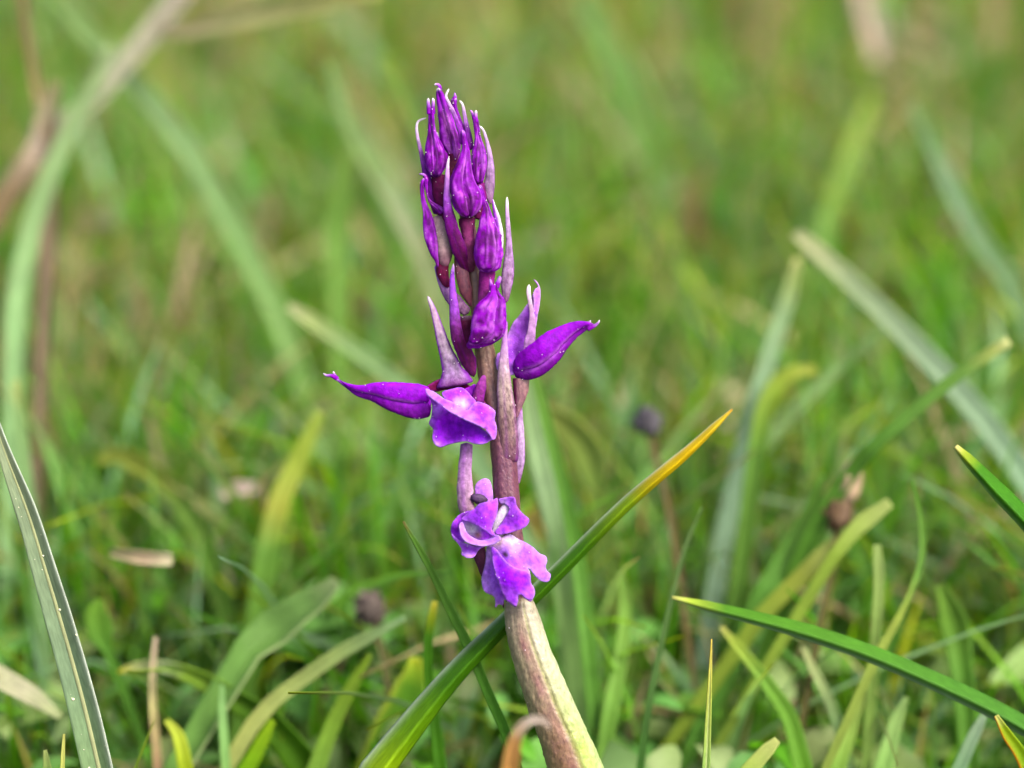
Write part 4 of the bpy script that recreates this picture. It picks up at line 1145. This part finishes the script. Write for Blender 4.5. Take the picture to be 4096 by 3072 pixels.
# hooded bud in the middle
b13 = loft('bud', ORCHID, [(1966, 1136), (1958, 1156), (1948, 1182), (1924, 1204), (1905, 1222), (1895, 1252), (1887, 1290), (1882, 1332), (1872, 1366), (1876, 1384)],
           [(1990, 1140), (1994, 1160), (2008, 1184), (2020, 1202), (2024, 1242), (2024, 1282), (2021, 1320), (2012, 1346), (1980, 1366), (1930, 1380)], -3.2, .5,
           pig_bud(.02, (C(110, 0, 150), .6, .3, .6, .2), tipc=PUR), crease=((.85, .26, .35, 1), (1.7, .14, .5, 1), (1.2, .10, .08)), n=50, m=44, nzamp=.06)
sepal_pair(b13, [(1966, 1136), (1958, 1156), (1948, 1182), (1924, 1204), (1905, 1222), (1895, 1252), (1887, 1290), (1882, 1332), (1874, 1366), (1880, 1382)],
           [(1990, 1140), (1994, 1160), (2008, 1184), (2020, 1202), (2024, 1242), (2024, 1282), (2021, 1320), (2010, 1346), (1980, 1364), (1930, 1378)], -3.3, pig_bud(.02, (C(110, 0, 150), .6, .3, .6, .2), tipc=PUR), lap=(.70, .62), ratio=.7, wave=.03)
prong(b13, [(1960, 1116), (1964, 1134), (1966, 1160)], 10, 22, -3.3, tipc=LIL)
prong(b13, [(2000, 1104), (1996, 1122), (1984, 1152)], 16, 26, -3.0, tipc=LIL)
bar('ovary', b13, [(1862, 1262), (1866, 1320), (1880, 1376)], [(0, 48), (.4, 64), (1, 50)], -.4, .8, lambda v, ca, sa: pg4(grad(v, [(0, C(110, 84, 110)), (.2, C(74, 4, 44)), (1, C(90, 6, 70))]), .4), nzamp=.12)
bar('lower_lip', b13, [(1866, 1384), (1900, 1376), (1950, 1364), (2006, 1346)], [(0, 20), (.3, 40), (.7, 36), (1, 14)], -3.0, .5, lambda v, ca, sa: pg4(lerp(np.broadcast_to(PUR, v.shape + (3,)), np.broadcast_to(DEEP, v.shape + (3,)), .4 + 0 * v), .15))

# --- right flower
fr = empty('flower', None, ORCHID)


def pig_pet(c0, c1, edge=LIPL, ew=9.0, k=.7, fleck=.08, extra=None):
    def f(x, y, rd, nq, n2):
        c = lerp(np.broadcast_to(c0, x.shape + (3,)), np.broadcast_to(c1, x.shape + (3,)), .5 + .9 * nq + .4 * n2)
        c = lerp(c, np.broadcast_to(edge, c.shape), k * np.exp(-rd / ew))
        if extra is not None:
            for (ex, ey, er, ec, ek) in extra:
                c = lerp(c, np.broadcast_to(ec, c.shape), ek * np.exp(-((x - ex) ** 2 + (y - ey) ** 2) / er ** 2))
        return pg4(c, fleck)
    return f


sheet('petal', fr, [(2136, 1170), (2118, 1204), (2104, 1222), (2080, 1258), (2054, 1288), (2040, 1316), (2030, 1344), (2024, 1388), (2002, 1408), (1986, 1420), (1984, 1460), (2000, 1490), (2050, 1500), (2090, 1470), (2120, 1410), (2138, 1330), (2150, 1260), (2154, 1200)],
      [(2136, 1170, .6), (2054, 1288, 1.2), (2024, 1388, 1.2), (1984, 1460, .2), (2050, 1500, -.4), (2120, 1410, .6), (2150, 1260, 1.4), (2090, 1340, 1.9)],
      pig_pet(C(166, 70, 226), C(184, 100, 236), C(214, 170, 240), extra=[(2060, 1400, 30, C(120, 10, 180), .7), (2080, 1360, 24, C(120, 10, 180), .5)]), seed=2.0)
sheet('petal', fr, [(2134, 1118), (2146, 1126), (2158, 1148), (2161, 1180), (2158, 1214), (2150, 1262), (2142, 1310), (2128, 1320), (2126, 1270), (2134, 1210), (2132, 1180), (2140, 1156), (2152, 1148), (2146, 1134)],
      [(2134, 1118, -.2), (2160, 1180, .2), (2142, 1310, .6), (2132, 1200, -.2)], pig_pet(C(170, 60, 220), C(190, 100, 230), C(216, 176, 236)), seed=3.0, step=5)
bar('bract', fr, [(2116, 1138), (2114, 1170), (2122, 1220), (2128, 1270), (2124, 1340), (2108, 1410)], [(0, 12), (.08, 17), (.4, 18), (.65, 32), (.85, 44), (1, 30)], -.9, .4,
    lambda v, ca, sa: pg4(grad(v, [(0, WHITE), (.15, C(226, 200, 220)), (.4, C(196, 150, 196)), (1, C(190, 130, 210))]), .15))
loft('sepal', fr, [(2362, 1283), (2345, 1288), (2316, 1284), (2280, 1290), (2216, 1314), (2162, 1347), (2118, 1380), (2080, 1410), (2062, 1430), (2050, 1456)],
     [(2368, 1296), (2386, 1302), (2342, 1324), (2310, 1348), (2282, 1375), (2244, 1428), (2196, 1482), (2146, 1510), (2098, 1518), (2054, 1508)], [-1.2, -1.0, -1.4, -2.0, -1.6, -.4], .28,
     lambda v, ca, sa: pg4(lerp(lerp(np.broadcast_to(PUR, v.shape + (3,)), np.broadcast_to(C(104, 0, 140), v.shape + (3,)), sstep(.0, .9, ca) * .8), np.broadcast_to(C(170, 80, 200), v.shape + (3,)), .35 * np.exp(-((ca - .35) / .12) ** 2) * sstep(.2, .5, v) + .7 * (1 - sstep(.0, .14, v))), .12),  # fold highlight painted as a paler stripe; darker towards the lower edge
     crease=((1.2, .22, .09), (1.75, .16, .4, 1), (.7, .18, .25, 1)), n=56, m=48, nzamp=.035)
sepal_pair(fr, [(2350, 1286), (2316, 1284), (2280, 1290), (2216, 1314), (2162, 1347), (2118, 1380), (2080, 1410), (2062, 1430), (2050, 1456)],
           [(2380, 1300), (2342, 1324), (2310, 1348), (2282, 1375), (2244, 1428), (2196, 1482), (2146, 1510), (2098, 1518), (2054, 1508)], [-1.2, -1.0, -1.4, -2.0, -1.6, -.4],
           lambda v, ca, sa: pg4(lerp(lerp(np.broadcast_to(C(142, 0, 196), v.shape + (3,)), np.broadcast_to(C(100, 0, 128), v.shape + (3,)), sstep(-.2, .9, ca) * .8), np.broadcast_to(C(176, 90, 206), v.shape + (3,)), .5 * np.exp(-((ca - .45) / .12) ** 2) * sstep(.2, .5, v)), .12), lap=(.66, .54), ratio=.5, wave=.07)  # same painted highlight stripe along the fold, darker lower edge
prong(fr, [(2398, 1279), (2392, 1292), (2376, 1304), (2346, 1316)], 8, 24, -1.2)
prong(fr, [(2364, 1281), (2354, 1290), (2330, 1292)], 7, 14, -1.2)
loft('ovary', fr, [(2050, 1508), (2052, 1550), (2056, 1590), (2060, 1630), (2062, 1672)], [(2120, 1512), (2116, 1550), (2108, 1580), (2092, 1620), (2070, 1672)], -.2, .6,
     lambda v, ca, sa: pg4(lerp(grad(v, [(0, C(150, 110, 110)), (1, C(130, 80, 100))]), np.broadcast_to(C(100, 14, 70), v.shape + (3,)), 1 - sstep(-.7, -.3, ca)), .5), mat=M_STEM)

# --- left flower
fl = empty('flower', None, ORCHID)
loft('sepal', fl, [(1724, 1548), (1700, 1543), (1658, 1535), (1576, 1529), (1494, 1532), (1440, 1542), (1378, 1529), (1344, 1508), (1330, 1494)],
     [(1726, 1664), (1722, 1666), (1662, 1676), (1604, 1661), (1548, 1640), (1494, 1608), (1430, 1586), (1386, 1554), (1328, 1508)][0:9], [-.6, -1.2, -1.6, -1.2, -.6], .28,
     lambda v, ca, sa: pg4(lerp(lerp(np.broadcast_to(C(150, 16, 206), v.shape + (3,)), np.broadcast_to(C(104, 0, 144), v.shape + (3,)), sstep(-.1, .9, ca) * .8), np.broadcast_to(LIL, v.shape + (3,)), sstep(.86, .99, v)), .12),  # shaded underside painted in: pigment darkens towards the lower edge
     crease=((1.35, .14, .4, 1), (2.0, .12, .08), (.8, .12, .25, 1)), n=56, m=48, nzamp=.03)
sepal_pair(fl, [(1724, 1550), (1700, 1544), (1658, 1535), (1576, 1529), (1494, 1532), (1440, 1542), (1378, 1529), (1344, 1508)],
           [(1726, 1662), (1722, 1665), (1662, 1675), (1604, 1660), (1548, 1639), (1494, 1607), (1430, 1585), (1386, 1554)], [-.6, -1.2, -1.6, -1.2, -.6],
           lambda v, ca, sa: pg4(lerp(np.broadcast_to(C(146, 2, 204), v.shape + (3,)), np.broadcast_to(C(100, 0, 132), v.shape + (3,)), sstep(-.3, .9, ca) * .85), .12), lap=(.52, .40), ratio=.5, wave=.07)  # underside shade painted into these two sepals as well
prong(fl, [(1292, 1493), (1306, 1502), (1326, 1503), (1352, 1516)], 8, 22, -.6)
prong(fl, [(1333, 1485), (1338, 1500), (1352, 1518)], 8, 16, -.6)
# dark open throat between bract and lip
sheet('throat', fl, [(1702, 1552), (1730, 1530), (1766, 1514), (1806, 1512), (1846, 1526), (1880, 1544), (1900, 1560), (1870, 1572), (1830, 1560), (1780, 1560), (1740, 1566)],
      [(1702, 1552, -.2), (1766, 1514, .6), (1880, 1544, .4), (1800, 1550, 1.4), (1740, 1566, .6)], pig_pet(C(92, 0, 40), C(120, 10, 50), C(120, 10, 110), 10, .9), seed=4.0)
sheet('petal', fl, [(1852, 1562), (1880, 1546), (1900, 1536), (1912, 1560), (1910, 1600), (1940, 1622), (1960, 1640), (1900, 1640), (1870, 1600)],
      [(1852, 1562, -.2), (1900, 1536, -.2), (1960, 1640, 0), (1870, 1600, -.2)], pig_pet(C(150, 20, 200), C(120, 4, 160), VIV), seed=4.5)
lipp = dict(ruffle=.16, step=5.5)
V1, V2c, V3 = C(132, 0, 216), C(168, 52, 244), C(196, 120, 250)
sheet('lip', fl, [(1712, 1574), (1740, 1596), (1780, 1625), (1830, 1650), (1880, 1676), (1930, 1716), (1975, 1752), (1962, 1762), (1940, 1774), (1902, 1776), (1868, 1766), (1836, 1768), (1794, 1778), (1760, 1788), (1738, 1776), (1729, 1748), (1733, 1716), (1717, 1694), (1727, 1666), (1730, 1620)],
      [(1712, 1574, -2.4), (1780, 1625, -2.6), (1880, 1676, -2.4), (1975, 1752, -2.0), (1902, 1776, -3.0), (1836, 1768, -2.0), (1760, 1788, -2.8), (1717, 1694, -1.2), (1730, 1640, -1.6), (1750, 1650, -2.8), (1770, 1700, -1.6), (1830, 1720, -2.0), (1800, 1740, -1.4), (1755, 1700, -2.4)],
      pig_pet(V1, C(150, 10, 226), V3, 7, .75, extra=[(1742, 1640, 22, V3, .8), (1724, 1690, 14, V3, .7), (1745, 1782, 16, C(226, 180, 250), .7), (1800, 1750, 50, C(112, 0, 180), .8), (1842, 1700, 10, C(110, 0, 170), .6)]), seed=5.0, **lipp)
sheet('lip_fold', fl, [(1768, 1572), (1804, 1558), (1842, 1551), (1864, 1562), (1882, 1582), (1904, 1608), (1896, 1630), (1862, 1644), (1820, 1626), (1786, 1602)],
      [(1768, 1572, -2.2), (1842, 1551, -1.2), (1904, 1608, -2.0), (1862, 1644, -2.8), (1820, 1600, -2.9), (1850, 1590, -2.2)],
      pig_pet(V2c, C(156, 30, 236), C(200, 130, 250), 6, .6, extra=[(1852, 1616, 23, C(212, 186, 240), .9), (1826, 1608, 16, C(214, 176, 246), .7), (1800, 1590, 18, C(140, 10, 220), .5)]), seed=5.3, **lipp)
sheet('lip_fold', fl, [(1702, 1556), (1722, 1562), (1742, 1572), (1774, 1594), (1806, 1608), (1838, 1630), (1868, 1642), (1884, 1624), (1906, 1608), (1928, 1612), (1954, 1624), (1980, 1646), (1978, 1676), (1986, 1712), (1982, 1752), (1970, 1758), (1956, 1736), (1930, 1712), (1896, 1694), (1862, 1680), (1830, 1664), (1790, 1642), (1756, 1616), (1728, 1596), (1708, 1578)],
      [(1702, 1556, -3.0), (1742, 1590, -3.8), (1806, 1628, -4.2), (1868, 1642, -3.6), (1906, 1608, -2.6), (1980, 1646, -2.8), (1986, 1712, -2.8), (1970, 1758, -3.2), (1896, 1694, -4.8), (1830, 1664, -4.6), (1756, 1616, -4.2), (1920, 1650, -3.7), (1945, 1690, -3.5)],
      pig_pet(C(170, 64, 242), C(186, 96, 248), C(212, 160, 252), 6, .6, extra=[(1925, 1650, 34, C(154, 20, 236), .75), (1820, 1644, 26, C(204, 140, 250), .6), (1730, 1580, 20, C(206, 150, 250), .6), (1940, 1715, 8, C(120, 50, 70), .9), (1890, 1670, 14, C(210, 160, 250), .5)]), seed=5.7, **lipp)
bar('spur', fl, [(1868, 1770), (1862, 1840), (1858, 1900), (1860, 1960), (1864, 2020), (1880, 2076)], [(0, 50), (.3, 54), (.6, 66), (1, 62)], -.2, .85,
    lambda v, ca, sa: pg4(lerp(grad(v, [(0, C(176, 120, 190)), (.4, C(196, 150, 200)), (.75, C(190, 150, 180)), (1, C(160, 120, 140))]), np.broadcast_to(C(160, 80, 190), v.shape + (3,)), .6 * np.exp(-((ca - .3) / .3) ** 2)), .3),
    crease=((1.0, .12, .12), (1.9, .06, .1)), n=40)
# its hidden join to the stem
bar('ovary', fl, [(1880, 1580), (1930, 1640), (1985, 1700)], [(0, 60), (1, 56)], .9, .8, lambda v, ca, sa: pg4(grad(v, [(0, C(110, 20, 90)), (1, C(110, 50, 80))]), .4))

# --- lowest, fully open flower
fb = empty('flower', None, ORCHID)
bar('ovary', fb, [(1880, 2050), (1900, 2150), (1926, 2240), (1946, 2296), (1990, 2350)], [(0, 60), (.5, 54), (.85, 44), (1, 40)], 1.0, .8, lambda v, ca, sa: pg4(grad(v, [(0, C(150, 110, 140)), (.4, C(110, 60, 90)), (1, C(96, 44, 70))]), .5))
sheet('sepal', fb, [(1899, 1952), (1905, 1936), (1913, 1926), (1935, 1914), (1956, 1920), (1966, 1946), (1972, 1990), (1960, 2030), (1930, 2030), (1905, 2000)],
      [(1899, 1952, .6), (1935, 1914, .8), (1966, 1946, .8), (1960, 2030, .4), (1935, 1970, .0)], pig_pet(C(176, 100, 226), C(190, 120, 232), C(206, 150, 238)), seed=6.0)
lp = P(1916, 1996, -.8)
lumpy('anther', lp, 20 * PXM, 34 * PXM, (C(48, 24, 62), C(84, 54, 96)), fb, 2.2, up=(1, 0, -.35), amp=.2)
bar('column', fb, [(2040, 2018), (2010, 2070), (1990, 2130), (2000, 2190)], [(0, 50), (.4, 60), (.7, 46), (1, 50)], -1.6, .6, lambda v, ca, sa: pg4(grad(v, [(0, C(220, 200, 236)), (.6, C(232, 216, 240)), (1, C(214, 176, 176))]), .05))
sheet('petal', fb, [(1804, 2126), (1806, 2100), (1814, 2084), (1834, 2062), (1856, 2050), (1882, 2044), (1900, 2060), (1940, 2090), (1975, 2130), (1985, 2150), (1960, 2165), (1920, 2170), (1880, 2164), (1845, 2170), (1818, 2156)],
      [(1804, 2126, -1.6), (1834, 2062, -2.4), (1882, 2044, -2.6), (1975, 2130, -2.4), (1920, 2170, -2.2), (1845, 2170, -2.4), (1890, 2120, -1.0), (1860, 2110, -1.2), (1930, 2140, -1.4), (1825, 2110, -2.4)],
      pig_pet(C(150, 20, 228), C(164, 50, 240), V3, 7, .6, extra=[(1888, 2118, 26, C(246, 234, 252), 1.0), (1866, 2108, 18, C(236, 214, 250), .8), (1912, 2142, 15, C(176, 124, 120), .95), (1816, 2120, 18, C(134, 4, 214), .7)]), ruffle=.12, seed=7.0, step=5)
sheet('petal', fb, [(1846, 2078), (1860, 2062), (1882, 2046), (1898, 2036), (1918, 2016), (1950, 2008), (1976, 1998), (1988, 1994), (1991, 2020), (1986, 2060), (1970, 2104), (1968, 2122), (1984, 2144), (1966, 2140), (1936, 2120), (1908, 2102), (1876, 2088)],
      [(1846, 2078, -2.8), (1898, 2036, -3.2), (1988, 1994, -2.8), (1986, 2060, -3.6), (1968, 2122, -4.0), (1936, 2120, -4.2), (1876, 2088, -3.6), (1930, 2060, -4.6), (1960, 2040, -4.4)],
      pig_pet(C(158, 36, 240), C(174, 72, 246), C(204, 140, 252), 7, .6, extra=[(1900, 2050, 24, C(146, 10, 230), .6)]), ruffle=.12, seed=7.3, step=5)
sheet('petal', fb, [(1838, 2094), (1852, 2090), (1858, 2112), (1872, 2136), (1900, 2156), (1930, 2162), (1960, 2154), (1984, 2140), (2004, 2150), (1998, 2164), (1976, 2176), (1944, 2184), (1906, 2182), (1872, 2172), (1848, 2150), (1838, 2120)],
      [(1838, 2094, -3.0), (1852, 2110, -3.0), (1872, 2140, -3.0), (1930, 2162, -3.2), (2004, 2150, -4.4), (1976, 2176, -4.4), (1906, 2182, -4.2), (1848, 2150, -3.8), (1900, 2168, -4.1)],
      pig_pet(C(186, 96, 248), C(198, 124, 250), C(222, 180, 254), 6, .6), ruffle=.10, seed=7.6, step=5)
sheet('petal', fb, [(1808, 2136), (1834, 2160), (1868, 2176), (1906, 2186), (1940, 2184), (1924, 2192), (1910, 2206), (1898, 2226), (1882, 2232), (1866, 2231), (1846, 2218), (1846, 2196), (1834, 2176), (1814, 2154)],
      [(1808, 2136, -2.4), (1868, 2176, -3.2), (1940, 2184, -3.4), (1898, 2226, -2.8), (1866, 2231, -3.2), (1834, 2176, -2.4), (1870, 2200, -2.6)],
      pig_pet(C(140, 0, 222), C(150, 16, 230), C(206, 140, 252), 9, .7, extra=[(1872, 2224, 20, C(214, 156, 252), .8)]), ruffle=.12, seed=7.9, step=5)
sheet('petal', fb, [(1994, 1996), (2008, 1994), (2026, 1989), (2050, 1987), (2060, 1994), (2066, 2020), (2084, 2048), (2112, 2072), (2116, 2086), (2104, 2104), (2088, 2114), (2044, 2130), (2006, 2138), (1986, 2138), (1980, 2128), (2000, 2100), (2020, 2070), (2036, 2040), (2026, 2020), (2004, 2016)],
      [(1994, 1996, -1.8), (2050, 1987, -2.4), (2116, 2086, -2.2), (2044, 2130, -3.2), (1986, 2138, -3.2), (2020, 2070, -2.2), (2060, 2060, -3.4), (2020, 2005, -2.0)],
      pig_pet(C(152, 36, 226), C(172, 76, 238), C(192, 120, 244), 8, .6, extra=[(2014, 2012, 18, C(214, 180, 240), .6)]), ruffle=.14, seed=8.0, step=5.5)
sheet('lip', fb, [(2036, 2137), (2074, 2158), (2124, 2184), (2156, 2214), (2180, 2224), (2188, 2244), (2182, 2266), (2188, 2284), (2202, 2298), (2198, 2320), (2184, 2328), (2160, 2322), (2142, 2306), (2124, 2282), (2110, 2272), (2120, 2294), (2122, 2328), (2136, 2356), (2137, 2380), (2122, 2406), (2106, 2398), (2098, 2394), (2086, 2382), (2076, 2380), (2072, 2402), (2064, 2428), (2044, 2416), (2026, 2402), (2016, 2398), (2012, 2420), (1996, 2416), (1981, 2430), (1982, 2404), (1975, 2384), (1944, 2370), (1931, 2348), (1928, 2310), (1937, 2276), (1944, 2240), (1946, 2204), (1952, 2184), (1980, 2170)],
      [(2036, 2137, -2.4), (2124, 2184, -2.2), (2180, 2224, -1.4), (2200, 2310, -2.0), (2120, 2290, -3.8), (2136, 2370, -3.0), (2064, 2428, -3.6), (1981, 2430, -2.6), (1931, 2330, -1.6), (1944, 2240, -2.0), (1952, 2184, -2.2), (2000, 2180, -3.2), (2030, 2240, -4.6), (2040, 2320, -5.2), (1980, 2300, -3.4), (2090, 2260, -3.8), (2150, 2260, -2.8), (2090, 2350, -4.2), (2010, 2370, -4.4)],
      pig_pet(C(158, 66, 238), C(178, 98, 246), C(208, 156, 250), 12, .75, extra=[(1992, 2160, 34, C(226, 190, 190), .95), (2050, 2160, 26, C(232, 216, 244), .8), (1965, 2220, 30, C(206, 160, 240), .7), (2000, 2240, 30, C(140, 24, 220), .6), (2030, 2330, 46, C(138, 10, 226), .75), (2040, 2380, 30, C(144, 20, 226), .6), (2020, 2216, 12, C(24, 0, 24), 1.0), (2026, 2222, 9, C(24, 0, 24), 1.0), (2060, 2200, 26, C(206, 170, 244), .6), (1944, 2330, 30, C(196, 140, 242), .6)]),
      ruffle=.20, seed=9.0, step=5.5)

sheet('lip_fold', fb, [(1964, 2188), (1984, 2196), (2004, 2222), (2036, 2256), (2074, 2276), (2104, 2282), (2120, 2300), (2122, 2330), (2134, 2354), (2134, 2376), (2120, 2400), (2098, 2390), (2084, 2378), (2072, 2384), (2070, 2404), (2062, 2424), (2042, 2412), (2022, 2396), (2008, 2366), (1994, 2330), (1980, 2290), (1970, 2240)],
      [(1964, 2188, -3.4), (2036, 2256, -4.9), (2104, 2282, -4.6), (2134, 2360, -4.0), (2098, 2390, -4.8), (2062, 2424, -4.6), (2008, 2366, -5.0), (1980, 2290, -4.2), (2030, 2310, -5.8), (2080, 2330, -5.2)],
      pig_pet(C(146, 10, 234), C(160, 40, 242), C(206, 144, 252), 7, .65, extra=[(2040, 2370, 24, C(176, 90, 248), .5), (2110, 2370, 20, C(186, 110, 250), .6), (2000, 2250, 18, C(130, 0, 214), .6), (2040, 2320, 24, C(138, 0, 226), .5)]), ruffle=.16, seed=9.4, step=5.5)
# --- pollen dust on petals and stem
tot = sum(q[1] for q in FRONT)
cs, rs = [], []
for Wv, wt in FRONT:
    k = int(round(210 * wt / tot + random.random() * .8))
    for j in range(k):
        cs.append(Wv[random.randrange(len(Wv))] - FWD * .00006)
        rs.append(random.choice([.00005, .00006, .00007, .00009]))
blobs('pollen', cs, rs, M_POLLEN, ORCHID)
